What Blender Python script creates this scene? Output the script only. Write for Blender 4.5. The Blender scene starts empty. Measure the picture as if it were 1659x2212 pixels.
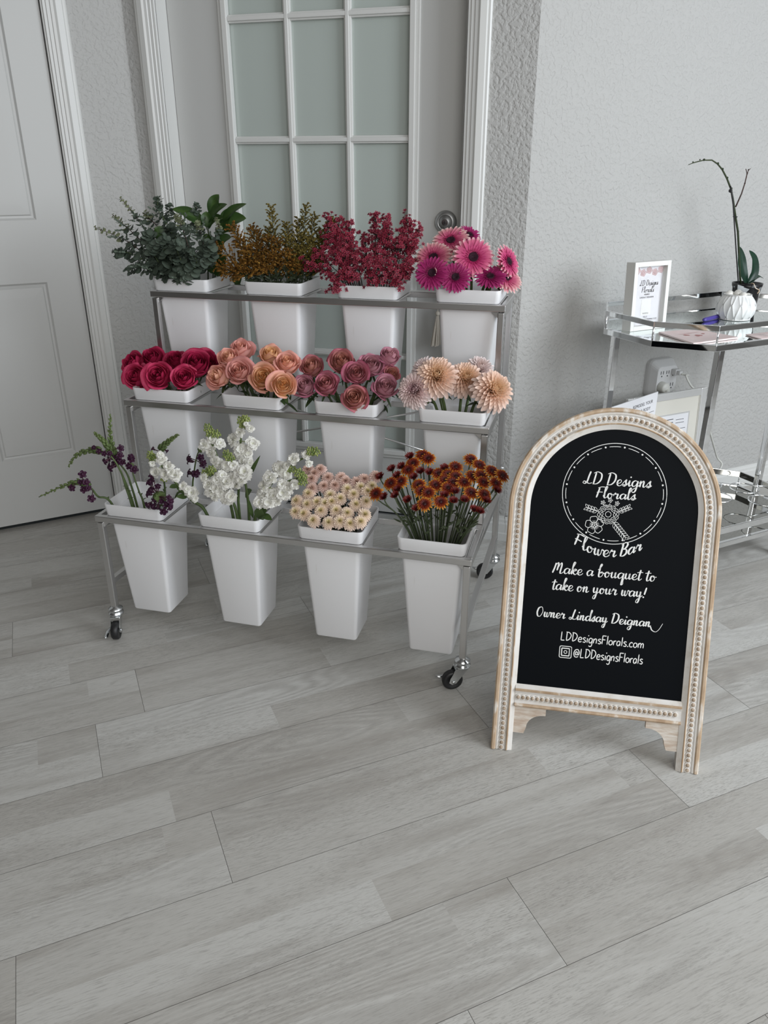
import bpy, bmesh, math, random
from math import sin, cos, pi, radians, sqrt, atan2
from mathutils import Vector as V, Matrix

random.seed(7)
sc = bpy.context.scene
COL = sc.collection

# ------------------------------------------------------------------ camera
CAM = (0.4369, -2.4266, 1.1743); YAW, PITCH, ROLL, FPX = 0.2744, 0.4196, -0.0005, 1688.17
cd = bpy.data.cameras.new('camera'); cam = bpy.data.objects.new('camera', cd); COL.objects.link(cam)
cd.sensor_fit = 'HORIZONTAL'; cd.sensor_width = 36.0; cd.lens = 36.0 * FPX / 1659.0; cd.clip_start = 0.02
F_ = V((-sin(YAW) * cos(PITCH), cos(YAW) * cos(PITCH), -sin(PITCH)))
R0 = V((cos(YAW), sin(YAW), 0)); U0 = R0.cross(F_)
R_ = R0 * cos(ROLL) + U0 * sin(ROLL); U_ = U0 * cos(ROLL) - R0 * sin(ROLL)
cam.matrix_world = Matrix(((R_.x, U_.x, -F_.x, CAM[0]), (R_.y, U_.y, -F_.y, CAM[1]), (R_.z, U_.z, -F_.z, CAM[2]), (0, 0, 0, 1)))
sc.camera = cam
CAMV = V(CAM)

# ------------------------------------------------------------------ world, lamps, exposure
sc.view_settings.view_transform = 'Standard'; sc.view_settings.look = 'None'
sc.view_settings.gamma = 1.0; sc.view_settings.exposure = 0.0; sc.view_settings.use_curve_mapping = False
ROOM_STRENGTH = 0.30
w = bpy.data.worlds.new('world'); sc.world = w; w.use_nodes = True
nt = w.node_tree; nt.nodes.clear(); N = nt.nodes.new; L = nt.links.new
tc = N('ShaderNodeTexCoord'); out = N('ShaderNodeOutputWorld'); bg = N('ShaderNodeBackground')
def vdot(vec):
    n = N('ShaderNodeVectorMath'); n.operation = 'DOT_PRODUCT'; n.inputs[1].default_value = V(vec).normalized(); L(tc.outputs['Generated'], n.inputs[0]); return n.outputs['Value']
def ramp(src, stops):
    r = N('ShaderNodeValToRGB'); L(src, r.inputs[0]); e = r.color_ramp.elements
    while len(e) > 1: e.remove(e[-1])
    e[0].position = stops[0][0]; e[0].color = (*stops[0][1], 1)
    for p, c in stops[1:]: x = e.new(p); x.color = (*c, 1)
    return r.outputs[0]
mr = N('ShaderNodeMapRange'); mr.inputs[1].default_value = -1; mr.inputs[2].default_value = 1; L(vdot((0, 0, 1)), mr.inputs[0])
base = ramp(mr.outputs[0], [(0.0, (.20, .20, .19)), (.42, (.34, .34, .325)), (.5, (.56, .555, .54)), (.75, (.98, .97, .945)), (1, (1.08, 1.07, 1.05))])
win = ramp(vdot((0.72, -0.62, 0.18)), [(0.0, (0, 0, 0)), (.80, (0, 0, 0)), (.86, (1.6, 1.75, 1.95)), (1, (2.2, 2.4, 2.7))])
side = ramp(vdot((0.92, -0.35, 0.1)), [(0.0, (.28, .27, .26)), (.45, (.58, .57, .56)), (.75, (1.15, 1.15, 1.15)), (1, (1.4, 1.42, 1.44))])
mul = N('ShaderNodeVectorMath'); mul.operation = 'MULTIPLY'; L(base, mul.inputs[0]); L(side, mul.inputs[1])
add = N('ShaderNodeVectorMath'); add.operation = 'ADD'; L(mul.outputs[0], add.inputs[0]); L(win, add.inputs[1])
L(add.outputs[0], bg.inputs[0]); bg.inputs[1].default_value = ROOM_STRENGTH; L(bg.outputs[0], out.inputs[0])

def area(name, loc, look, sx, sy, power, col):
    ld = bpy.data.lights.new(name, 'AREA'); ld.shape = 'RECTANGLE'; ld.size = sx; ld.size_y = sy; ld.energy = power; ld.color = col
    o = bpy.data.objects.new(name, ld); COL.objects.link(o); o.location = loc
    o.rotation_euler = (V(look) - V(loc)).to_track_quat('-Z', 'Y').to_euler(); return o
area('window_light', (2.55, -1.15, 1.65), (0.35, -0.1, 0.75), 1.3, 1.5, 56, (.88, .94, 1.0))
area('room_light', (1.2, -3.3, 1.7), (-0.1, -0.7, 0.3), 1.8, 1.6, 32, (1.0, .975, .93))

# ------------------------------------------------------------------ back projection helpers (a pixel becomes a point on a given plane)
def ray(u, v): return F_ + R_ * ((u - 829.5) / FPX) - U_ * ((v - 1106) / FPX)
def hit(u, v, p, n):
    d = ray(u, v); t = (V(p) - CAMV).dot(V(n)) / d.dot(V(n)); return CAMV + d * t
def hitz(u, v, z): return hit(u, v, (0, 0, z), (0, 0, 1))

# ------------------------------------------------------------------ materials
def mat(name, col, rough=.5, metal=0.0, **k):
    m = bpy.data.materials.new(name); m.use_nodes = True; b = m.node_tree.nodes['Principled BSDF']
    b.inputs['Base Color'].default_value = (*col, 1); b.inputs['Roughness'].default_value = rough; b.inputs['Metallic'].default_value = metal
    for a, v in k.items():
        b.inputs[a.replace('_', ' ')].default_value = v
    return m
def nd(m, t): return m.node_tree.nodes.new(t)
def lk(m, a, b): m.node_tree.links.new(a, b)
def noise(m, scale, detail=3, stretch=(1, 1, 1), rot=(0, 0, 0), coord='Object', rough=.55):
    t = nd(m, 'ShaderNodeTexCoord'); mp = nd(m, 'ShaderNodeMapping'); mp.inputs['Scale'].default_value = stretch; mp.inputs['Rotation'].default_value = rot
    n = nd(m, 'ShaderNodeTexNoise'); n.inputs['Scale'].default_value = scale; n.inputs['Detail'].default_value = detail; n.inputs['Roughness'].default_value = rough
    lk(m, t.outputs[coord], mp.inputs[0]); lk(m, mp.outputs[0], n.inputs['Vector']); return n.outputs['Fac']
def cramp(m, src, stops):
    r = nd(m, 'ShaderNodeValToRGB'); lk(m, src, r.inputs[0]); e = r.color_ramp.elements
    while len(e) > 1: e.remove(e[-1])
    e[0].position = stops[0][0]; e[0].color = (*stops[0][1], 1)
    for p, c in stops[1:]: x = e.new(p); x.color = (*c, 1)
    return r.outputs[0]
def bump(m, src, strength, dist=.002, prev=None):
    b = nd(m, 'ShaderNodeBump'); b.inputs['Strength'].default_value = strength; b.inputs['Distance'].default_value = dist
    lk(m, src, b.inputs['Height'])
    if prev is not None: lk(m, prev, b.inputs['Normal'])
    lk(m, b.outputs[0], m.node_tree.nodes['Principled BSDF'].inputs['Normal']); return b.outputs[0]
def basecol(m, src): lk(m, src, m.node_tree.nodes['Principled BSDF'].inputs['Base Color'])
def mixc(m, a, b, fac, mode='MIX'):
    x = nd(m, 'ShaderNodeMix'); x.data_type = 'RGBA'; x.blend_type = mode
    for i, s in ((6, a), (7, b)):
        if isinstance(s, tuple): x.inputs[i].default_value = (*s, 1)
        else: lk(m, s, x.inputs[i])
    if isinstance(fac, float): x.inputs[0].default_value = fac
    else: lk(m, fac, x.inputs[0])
    return x.outputs[2]

def wall_mat(name, col):
    m = mat(name, col, .75)
    n1 = noise(m, 85, 2, rough=.45); r = cramp(m, n1, [(.36, (0, 0, 0)), (.56, (1, 1, 1))])
    n2 = noise(m, 140, 2); b = bump(m, n2, .25, .001); bump(m, r, .62, .0024, b)
    return m
M_wall = wall_mat('wall_paint', (.43, .425, .41))
M_trim = mat('trim_paint', (.62, .62, .60), .38)
M_door = mat('door_paint', (.50, .50, .485), .42); bump(M_door, noise(M_door, 60, 3, (1, 1, .06)), .08, .0006)
M_dark = mat('dark_gap', (.012, .016, .017), .8)
M_glass = mat('frosted_glass', (.43, .475, .445), .16, Specular_IOR_Level=.6)
bump(M_glass, noise(M_glass, 2.2, 2), .02, .01)
M_steel = mat('brushed_steel', (.66, .655, .65), .30, 1.0); bump(M_steel, noise(M_steel, 90, 3, (.05, .05, 1)), .05, .0005)
M_zinc = mat('zinc_plate', (.72, .74, .75), .2, 1.0)
M_chrome = mat('chrome', (.88, .89, .9), .04, 1.0)
M_mirror = mat('mirror_glass', (.80, .86, .85), .012, 1.0)
M_rubber = mat('black_rubber', (.012, .012, .013), .45)
M_plastic = mat('white_plastic', (.80, .80, .81), .38, Subsurface_Weight=.25, Subsurface_Scale=.02)
M_plastic.node_tree.nodes['Principled BSDF'].inputs['Subsurface Radius'].default_value = (1, 1, 1)
basecol(M_plastic, mixc(M_plastic, (.80, .80, .81), (.62, .60, .57), cramp(M_plastic, noise(M_plastic, 26, 4, (3, 3, .5)), [(.70, (0, 0, 0)), (.80, (.6, .6, .6))])))
M_white = mat('white_paint', (.76, .76, .73), .35)
M_paper = mat('paper', (.70, .70, .72), .6)
M_pinkpaper = mat('pink_paper', (.80, .69, .68), .5); basecol(M_pinkpaper, mixc(M_pinkpaper, (.80, .71, .70), (.82, .62, .60), noise(M_pinkpaper, 18, 2)))
M_ink = mat('black_ink', (.03, .03, .035), .6)
M_rosyink = mat('rosy_print', (.50, .22, .21), .6)
M_beige = mat('beige_mat_board', (.62, .60, .54), .6)
M_board = mat('black_board', (.0025, .0035, .005), .5, Specular_IOR_Level=.06)
M_chalk = mat('white_paint_pen', (.80, .80, .78), .7)
M_threshold = mat('threshold_metal', (.30, .30, .30), .45, .3)
M_cable = mat('white_cable', (.62, .62, .58), .45)
M_outlet = mat('outlet_plastic', (.60, .60, .60), .4)
M_soil = mat('bark', (.06, .045, .03), .9)
M_purple = mat('purple_plastic', (.07, .05, .28), .35)
M_tassel = mat('tassel_yarn', (.55, .50, .43), .85)
M_silver = mat('silver_edge', (.80, .80, .79), .25, .6)

M_whitewash = mat('whitewash', (.70, .68, .645), .65)
n = noise(M_whitewash, 30, 5); basecol(M_whitewash, cramp(M_whitewash, n, [(.30, (.56, .51, .45)), (.40, (.66, .63, .585)), (.6, (.71, .69, .66))])); bump(M_whitewash, n, .3, .001)
M_tan = mat('tan_wood', (.45, .31, .19), .6)
n = noise(M_tan, 40, 4, (1, 1, .25)); basecol(M_tan, cramp(M_tan, n, [(.30, (.36, .24, .145)), (.55, (.50, .37, .25)), (.66, (.70, .65, .58))])); bump(M_tan, n, .2, .001)
M_bead = mat('bead_wood', (.36, .27, .19), .55); basecol(M_bead, cramp(M_bead, noise(M_bead, 120, 2), [(.3, (.30, .22, .15)), (.65, (.44, .35, .265)), (.75, (.62, .57, .5))]))
M_bracket = mat('washed_wood', (.55, .46, .38), .65)
n = noise(M_bracket, 30, 5, (1, 1, 5)); basecol(M_bracket, cramp(M_bracket, n, [(.3, (.45, .34, .26)), (.5, (.56, .48, .40)), (.7, (.68, .64, .58))]))

def attr(m, name):
    a = nd(m, 'ShaderNodeAttribute'); a.attribute_name = name; return a.outputs['Fac']
def petal_mat(name, stops, rough=.55, var=.12, trans=.22):
    m = mat(name, stops[-1][1], rough, Specular_IOR_Level=.3)
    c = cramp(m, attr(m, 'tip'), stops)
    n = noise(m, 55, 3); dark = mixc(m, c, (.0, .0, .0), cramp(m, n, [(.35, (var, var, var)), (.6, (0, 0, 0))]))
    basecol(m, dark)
    if trans:
        t = nd(m, 'ShaderNodeBsdfTranslucent'); lk(m, c, t.inputs[0]); x = nd(m, 'ShaderNodeMixShader'); x.inputs[0].default_value = trans
        o = m.node_tree.nodes['Material Output']; b = m.node_tree.nodes['Principled BSDF']
        lk(m, b.outputs[0], x.inputs[1]); lk(m, t.outputs[0], x.inputs[2]); lk(m, x.outputs[0], o.inputs[0])
    return m
def leaf_mat(name, a, b, rough=.5): return petal_mat(name, [(0, a), (1, b)], rough, .25, .12)
M_stem = leaf_mat('green_stem', (.085, .125, .045), (.12, .17, .06))
M_stemgrey = leaf_mat('grey_green_stem', (.05, .07, .035), (.10, .125, .06))
M_stemdark = leaf_mat('dark_stem', (.035, .05, .025), (.06, .075, .035))
M_stembrown = leaf_mat('brown_stem', (.055, .035, .03), (.09, .05, .04))
M_leaf = leaf_mat('rose_leaf', (.025, .05, .018), (.05, .09, .03))
M_euc = leaf_mat('eucalyptus_leaf', (.042, .062, .046), (.115, .145, .11), .6)
M_euctip = leaf_mat('eucalyptus_tip', (.16, .19, .11), (.26, .28, .16), .6)
M_salal = leaf_mat('big_leaf', (.022, .06, .015), (.07, .125, .032), .35)
M_orchid = leaf_mat('orchid_leaf', (.008, .028, .018), (.022, .06, .035), .3)

# ------------------------------------------------------------------ mesh builder (world coordinates in, one object out)
class MB:
    def __init__(s): s.v = []; s.f = []; s.t = []; s.smooth = True
    def add(s, vs, fs, t=None, M=None):
        o = len(s.v)
        for i, p in enumerate(vs):
            p = V(p); s.v.append(M @ p if M is not None else p); s.t.append(t[i] if isinstance(t, (list, tuple)) else (t or 0.0))
        s.f += [[o + i for i in f] for f in fs]; return s
    def box(s, x0, x1, y0, y1, z0, z1, M=None):
        return s.add([(x0, y0, z0), (x1, y0, z0), (x1, y1, z0), (x0, y1, z0), (x0, y0, z1), (x1, y0, z1), (x1, y1, z1), (x0, y1, z1)],
                     [(0, 3, 2, 1), (4, 5, 6, 7), (0, 1, 5, 4), (1, 2, 6, 5), (2, 3, 7, 6), (3, 0, 4, 7)], 0, M)
    def tube(s, pts, r, n=8, t=None, M=None, cap=True):
        pts = [V(p) for p in pts]; m = len(pts); vs = []; ts = []; fs = []
        T = [(pts[min(i + 1, m - 1)] - pts[max(i - 1, 0)]).normalized() for i in range(m)]
        a = T[0].orthogonal().normalized()
        for i in range(m):
            a = (a - T[i] * a.dot(T[i])); a = a.normalized() if a.length > 1e-6 else T[i].orthogonal().normalized(); b = T[i].cross(a)
            ri = r[i] if isinstance(r, (list, tuple)) else r
            for k in range(n):
                th = 2 * pi * k / n; vs.append(pts[i] + (a * cos(th) + b * sin(th)) * ri); ts.append(i / max(1, m - 1) if t is None else t)
        for i in range(m - 1):
            for k in range(n):
                fs.append((i * n + k, i * n + (k + 1) % n, (i + 1) * n + (k + 1) % n, (i + 1) * n + k))
        if cap: fs.append(tuple(range(n))[::-1]); fs.append(tuple(range((m - 1) * n, m * n)))
        return s.add(vs, fs, ts, M)
    def lathe(s, prof, M=None, n=24, t=0.0):
        vs = [(r * cos(2 * pi * k / n), r * sin(2 * pi * k / n), z) for r, z in prof for k in range(n)]
        fs = [(i * n + k, i * n + (k + 1) % n, (i + 1) * n + (k + 1) % n, (i + 1) * n + k) for i in range(len(prof) - 1) for k in range(n)]
        if prof[0][0] > 1e-5: fs.append(tuple(range(n))[::-1])
        if prof[-1][0] > 1e-5: fs.append(tuple(range((len(prof) - 1) * n, len(prof) * n)))
        return s.add(vs, fs, t, M)
    def ball(s, c, r, M=None, n=8, t=0.0, sz=1.0):
        m = max(3, n // 2); prof = [(r * sin(pi * i / m) + 1e-6, -r * sz * cos(pi * i / m)) for i in range(m + 1)]
        T = Matrix.Translation(V(c)); return s.lathe(prof, (M @ T) if M is not None else T, n, t)
    def prism(s, poly, z0, z1, M=None):
        n = len(poly); return s.add([(x, y, z0) for x, y in poly] + [(x, y, z1) for x, y in poly],
                     [tuple(range(n))[::-1], tuple(range(n, 2 * n))] + [(i, (i + 1) % n, n + (i + 1) % n, n + i) for i in range(n)], 0, M)
    def grid(s, fn, nu, nv, t=None, M=None):
        vs = []; ts = []
        for i in range(nu + 1):
            for j in range(nv + 1):
                vs.append(fn(i / nu, j / nv)); ts.append(t(i / nu, j / nv) if callable(t) else (t or 0))
        fs = [(i * (nv + 1) + j, i * (nv + 1) + j + 1, (i + 1) * (nv + 1) + j + 1, (i + 1) * (nv + 1) + j) for i in range(nu) for j in range(nv)]
        return s.add(vs, fs, ts, M)

def obj(name, mb, m, parent=None, loc=None, smooth=False, bevel=0, origin=None):
    """one mesh object; mb holds world coordinates; origin = the thing's base"""
    if parent is not None and origin is None: origin = V(parent['_o'])
    if origin is None:
        origin = V((0, 0, 0))
    origin = V(origin)
    me = bpy.data.meshes.new(name); me.from_pydata([tuple(p - origin) for p in mb.v], [], mb.f)
    a = me.attributes.new('tip', 'FLOAT', 'POINT'); a.data.foreach_set('value', [float(x) for x in mb.t])
    me.update(); me.materials.append(m)
    if smooth: me.shade_smooth()
    o = bpy.data.objects.new(name, me); COL.objects.link(o); o['_o'] = tuple(origin)
    if parent is not None: o.parent = parent
    else: o.location = origin
    if bevel:
        b = o.modifiers.new('bevel', 'BEVEL'); b.width = bevel; b.segments = 2; b.limit_method = 'ANGLE'; b.angle_limit = radians(40); b.harden_normals = False
    return o
def thing(name, label, cat, loc, group=None):
    o = bpy.data.objects.new(name, None); COL.objects.link(o); o.location = loc; o['_o'] = tuple(loc); o.empty_display_size = .02
    o['label'] = label; o['category'] = cat
    if group: o['group'] = group
    return o
def tag(o, label, cat, group=None):
    o['label'] = label; o['category'] = cat
    if group: o['group'] = group
    return o
def struct(o): o['kind'] = 'structure'; return o
def frame(o, ex, ey, ez=(0, 0, 1)):
    ex, ey, ez, o = V(ex), V(ey), V(ez), V(o)
    return Matrix(((ex.x, ey.x, ez.x, o.x), (ex.y, ey.y, ez.y, o.y), (ex.z, ey.z, ez.z, o.z), (0, 0, 0, 1)))

# ================================================================== THE ROOM
XL, THL, XR, THR = -1.0568, .7613, .1816, .7244
DXL, DXR, DZ, REC = -.945, -.012, 2.045, .06
H = 2.6
# frames: left wall (x grows to the left along the wall, y into the wall), right wall (x grows right, y into the wall)
ML = frame((XL, 0, 0), (-cos(THL), -sin(THL), 0), (-sin(THL), cos(THL), 0))
MR = frame((XR, 0, 0), (cos(THR), sin(THR), 0), (-sin(THR), cos(THR), 0))
LD0, LD1 = .232, 1.0          # left door slab along its wall

# floor: planks 0.184 wide, 1.235 long, running at 39 degrees
PH = radians(39); e_ = V((cos(PH), sin(PH), 0)); p_ = V((-sin(PH), cos(PH), 0))
me = bpy.data.meshes.new('floor'); vs, fs, tone, rnd = [], [], [], []
known = {-2: -.583, -1: -.16, 0: -1.039, 1: -.405, 2: -1.2275, 3: -1.117, 4: -.62, 5: -1.403, 6: -.85}
rr = random.Random(3); g = .00042
def floor_quad(s0, s1, t0, t1, z, tn, rn):
    o = len(vs)
    for s, t in ((s0, t0), (s1, t0), (s1, t1), (s0, t1)):
        q = e_ * s + p_ * t; vs.append((q.x, q.y, z))
    fs.append((o, o + 1, o + 2, o + 3)); tone.append(tn); rnd.append(rn)
floor_quad(-3.6, 3.6, -4.0, 2.4, -.0012, -1, 0)
for k in range(-14, 18):
    t0 = -1.13 + .184 * k; j = known.get(k, rr.uniform(-1.2, 0)) - 1.235 * 2
    for q in range(5):
        s0 = j + 1.235 * q; s1 = s0 + 1.235
        cut = sorted([rr.uniform(.25, .95), rr.uniform(.25, .95)]) if False else [rr.uniform(.3, .55), rr.uniform(.65, .95)]
        for h in range(2):
            a0 = t0 + .092 * h + (g if h == 0 else 0); a1 = t0 + .092 * (h + 1) - (g if h == 1 else 0)
            c = [0, cut[h] * 1.235, 1.235]; b0 = rr.random()
            for i in range(2):
                floor_quad(s0 + c[i] + (g if i == 0 else 0), s0 + c[i + 1] - (g if i == 1 else 0), a0, a1, 0, .5 + .5 * rr.uniform(-1, 1), rr.random() * 50)
me.from_pydata(vs, [], fs)
for nm, dat in (('tone', tone), ('rnd', rnd)):
    a = me.attributes.new(nm, 'FLOAT', 'FACE'); a.data.foreach_set('value', dat)
M_floor = mat('vinyl_planks', (.5, .5, .48), .42, Specular_IOR_Level=.4)
m = M_floor
tcn = nd(m, 'ShaderNodeTexCoord'); mp = nd(m, 'ShaderNodeMapping'); mp.vector_type = 'POINT'; mp.inputs['Rotation'].default_value = (0, 0, -PH)
lk(m, tcn.outputs['Object'], mp.inputs[0])
cmb = nd(m, 'ShaderNodeCombineXYZ'); lk(m, attr(m, 'rnd'), cmb.inputs[2])
vadd = nd(m, 'ShaderNodeVectorMath'); vadd.operation = 'ADD'; lk(m, mp.outputs[0], vadd.inputs[0]); lk(m, cmb.outputs[0], vadd.inputs[1])
def fnoise(sx, sy, sz, det, rgh=.55, dist=0.0):
    q = nd(m, 'ShaderNodeVectorMath'); q.operation = 'MULTIPLY'; q.inputs[1].default_value = (sx, sy, sz); lk(m, vadd.outputs[0], q.inputs[0])
    n_ = nd(m, 'ShaderNodeTexNoise'); n_.inputs['Scale'].default_value = 1; n_.inputs['Detail'].default_value = det; n_.inputs['Roughness'].default_value = rgh; n_.inputs['Distortion'].default_value = dist
    lk(m, q.outputs[0], n_.inputs['Vector']); return n_.outputs['Fac'], q.outputs[0]
tonec = cramp(m, attr(m, 'tone'), [(0, (.43, .415, .385)), (.5, (.49, .48, .452)), (1, (.545, .54, .515))])
broad, _ = fnoise(1.6, 14, 1, 3)
fine, _ = fnoise(34, 460, 1, 4, .62)
flow, qv = fnoise(1.1, 7.5, 1, 1)
wv = nd(m, 'ShaderNodeMath'); wv.operation = 'MULTIPLY'; wv.inputs[1].default_value = 150; lk(m, flow, wv.inputs[0])
sn = nd(m, 'ShaderNodeMath'); sn.operation = 'SINE'; lk(m, wv.outputs[0], sn.inputs[0])
ring = nd(m, 'ShaderNodeMapRange'); ring.inputs[1].default_value = -1; ring.inputs[2].default_value = 1; lk(m, sn.outputs[0], ring.inputs[0])
vary, _ = fnoise(1.3, 3, 1, 1)
ringmask = cramp(m, vary, [(.48, (0, 0, 0)), (.64, (1, 1, 1))])
c = mixc(m, tonec, (.27, .245, .215), cramp(m, broad, [(.50, (0, 0, 0)), (.78, (.75, .75, .75))]))
c = mixc(m, c, (.25, .24, .225), cramp(m, fine, [(.52, (0, 0, 0)), (.68, (.48, .48, .48))]))
c = mixc(m, c, (.56, .56, .545), cramp(m, fine, [(.30, (.45, .45, .45)), (.44, (0, 0, 0))]))
mm = nd(m, 'ShaderNodeMath'); mm.operation = 'MULTIPLY'; lk(m, cramp(m, ring.outputs[0], [(.0, (0, 0, 0)), (1, (.35, .35, .35))]), mm.inputs[0]); lk(m, ringmask, mm.inputs[1])
c = mixc(m, c, (.27, .255, .235), mm.outputs[0])
gap = nd(m, 'ShaderNodeMath'); gap.operation = 'LESS_THAN'; gap.inputs[1].default_value = -.5; lk(m, attr(m, 'tone'), gap.inputs[0])
c = mixc(m, c, (.20, .19, .175), gap.outputs[0]); 
tick, _ = fnoise(75, 620, 1, 3, .7); tmask, _ = fnoise(2.2, 9, 1, 2)
tm = nd(m, 'ShaderNodeMath'); tm.operation = 'MULTIPLY'; lk(m, cramp(m, tick, [(.54, (0, 0, 0)), (.60, (.75, .75, .75))]), tm.inputs[0]); lk(m, cramp(m, tmask, [(.42, (.12, .12, .12)), (.62, (.8, .8, .8))]), tm.inputs[1])
c = mixc(m, c, (.27, .26, .24), tm.outputs[0])
knot, _ = fnoise(5, 16, 1, 3, .6, 1.5); c = mixc(m, c, (.25, .235, .21), cramp(m, knot, [(.68, (0, 0, 0)), (.80, (.7, .7, .7))]))
basecol(m, c); bump(m, fine, .12, .0006)
me.materials.append(m); fl = bpy.data.objects.new('floor', me); COL.objects.link(fl); struct(fl)

# walls
T = .12
mb = MB(); mb.box(XL, DXL, 0, T, 0, H).box(DXR, XR, 0, T, 0, H).box(DXL, DXR, 0, T, DZ, H)
struct(obj('wall_back', mb, M_wall))
mb = MB(); mb.box(0, LD0 - .006, 0, T, 0, H, ML).box(LD0 - .006, LD1 + .006, 0, T, DZ, H, ML).box(LD1 + .006, 2.2, 0, T, 0, H, ML)
struct(obj('wall_left', mb, M_wall))
mb = MB(); mb.box(0, 3.0, 0, T, 0, H, MR); struct(obj('wall_right', mb, M_wall))

# casings (colonial profile, extruded along their length)
PROF = [(0, 0), (0, .008), (.004, .011), (.010, .011), (.013, .016), (.030, .018), (.036, .014), (.044, .013), (.046, .010), (.055, .010), (.057, .007), (.064, .007), (.066, 0)]
def casing(n, M, x0, sgn, z0, z1):   # outer edge at x0, running toward the opening
    mb = MB(); P = [(x0 + sgn * a, -b) for a, b in PROF]
    if sgn < 0: P = P[::-1]
    mb.prism([(x, y) for x, y in P], z0, z1, M); return struct(obj('trim_%d' % n, mb, M_trim))
I4 = Matrix.Identity(4)
casing(1, I4, DXL - .067, 1, 0, DZ + .06)
casing(2, I4, DXR + .067, -1, 0, DZ + .06)
casing(3, ML, .160, 1, 0, DZ + .06)
# jamb linings of both openings
mb = MB(); mb.box(DXL - .001, DXL + .001, .0, T, 0, DZ).box(DXL, DXR, 0, T, DZ - .012, DZ).box(DXR - .001, DXR + .002, 0, T, 0, DZ); struct(obj('trim_4', mb, M_trim))
mb = MB(); mb.box(LD0 - .007, LD0 - .003, 0, T, 0, DZ, ML).box(LD0, LD1, 0, T, DZ - .012, DZ, ML); struct(obj('trim_5', mb, M_trim))
# threshold of the french door
mb = MB(); mb.box(DXL, DXR, .01, T, 0, .012); mb.box(DXL, DXR, .05, .09, .012, .016); struct(obj('trim_6', mb, M_threshold, bevel=.003))

# baseboards
BB = [(0, 0), (.016, 0), (.016, .026), (.012, .029), (.012, .060), (.009, .066), (.009, .074), (.006, .080), (.005, .0865), (0, .0865)]
def baseboard(nm, M, x0, x1):
    mb = MB(); n_ = len(BB)
    vs_ = [(x0, -a, b) for a, b in BB] + [(x1, -a, b) for a, b in BB]
    mb.add(vs_, [tuple(range(n_)), tuple(range(n_, 2 * n_))[::-1]] + [(i, n_ + i, n_ + (i + 1) % n_, (i + 1) % n_) for i in range(n_)], 0, M)
    return struct(obj(nm, mb, M_trim))
baseboard('baseboard_back', I4, DXR + .067, XR + .012)
baseboard('baseboard_right', MR, -.006, 3.0)
baseboard('baseboard_left', ML, .0, .159)

# french door (door_1): slab with 15 lites
d1 = bpy.data.objects.new('door_1', None); COL.objects.link(d1); d1['_o'] = (DXL, REC, .02); d1.location = (DXL, REC, .02); struct(d1)
GX0, GP, GZ0, GH = -.7438, .1863, .2652, .325
gx1, gz1 = GX0 + 3 * GP, GZ0 + 5 * GH
y0, y1 = REC, REC + .044
mb = MB(); mb.box(DXL + .003, GX0 - .012, y0, y1, .024, DZ - .014).box(gx1 + .012, DXR - .004, y0, y1, .024, DZ - .014)
mb.box(GX0 - .012, gx1 + .012, y0, y1, .024, GZ0 - .012).box(GX0 - .012, gx1 + .012, y0, y1, gz1 + .012, DZ - .014)
obj('slab', mb, M_door, d1)
mb = MB()
for off, wd, pr in ((.030, .014, .006), (.018, .018, .013)):
    X0, X1, Z0, Z1 = GX0 - off, gx1 + off, GZ0 - off, gz1 + off
    mb.box(X0, X0 + wd, y0 - pr, y0 + .01, Z0, Z1).box(X1 - wd, X1, y0 - pr, y0 + .01, Z0, Z1)
    mb.box(X0 + wd, X1 - wd, y0 - pr, y0 + .01, Z0, Z0 + wd).box(X0 + wd, X1 - wd, y0 - pr, y0 + .01, Z1 - wd, Z1)
obj('glazing_frame', mb, M_trim, d1, bevel=.0025)
for j in range(5):
    for i in range(3):
        mb = MB(); mb.box(GX0 + i * GP - .002, GX0 + (i + 1) * GP + .002, y0 + .012, y0 + .018, GZ0 + j * GH - .002, GZ0 + (j + 1) * GH + .002)
        obj('pane', mb, M_glass, d1)
for i in (1, 2):
    mb = MB(); x = GX0 + i * GP; mb.box(x - .011, x + .011, y0 - .001, y0 + .012, GZ0, gz1).box(x - .006, x + .006, y0 - .007, y0, GZ0, gz1); obj('muntin', mb, M_trim, d1, bevel=.002)
for j in (1, 2, 3, 4):
    mb = MB(); z = GZ0 + j * GH; mb.box(GX0, gx1, y0 - .0005, y0 + .012, z - .011, z + .011).box(GX0, gx1, y0 - .0065, y0, z - .006, z + .006); obj('muntin', mb, M_trim, d1, bevel=.002)
mb = MB(); mb.box(DXL + .004, DXR - .004, y0 + .004, y1 - .004, .0125, .026); obj('door_sweep', mb, M_dark, d1)
# deadbolt
Md = frame((-.067, y0, 1.011), (1, 0, 0), (0, 0, 1), (0, -1, 0))
mb = MB(); mb.lathe([(.0001, .0), (.034, .0), (.034, .004), (.031, .010), (.024, .014), (.021, .015), (.0205, .011), (.0195, .011), (.019, .015), (.0001, .0155)], Md, 40)
db = obj('deadbolt', mb, mat('satin_nickel', (.42, .42, .415), .42, 1.0), d1, smooth=True)
db.data.shade_smooth()
mb = MB(); mb.lathe([(.0001, .0155), (.0095, .0155), (.0095, .0175), (.0001, .018)], Md, 24); kc = obj('key_cylinder', mb, M_zinc, db)
mb = MB(); mb.box(-.0012, .0012, -.005, .004, .018, .0185, Md); obj('keyhole', mb, M_dark, kc)
# knob below the deadbolt with the tassel hanging from it
Mk = frame((-.067, y0, .865), (1, 0, 0), (0, 0, 1), (0, -1, 0))
mb = MB(); mb.lathe([(.0001, 0), (.032, 0), (.031, .007), (.014, .010), (.012, .030), (.022, .038), (.027, .050), (.024, .060), (.0001, .064)], Mk, 32); obj('door_knob', mb, M_steel, d1, smooth=True)

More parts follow.
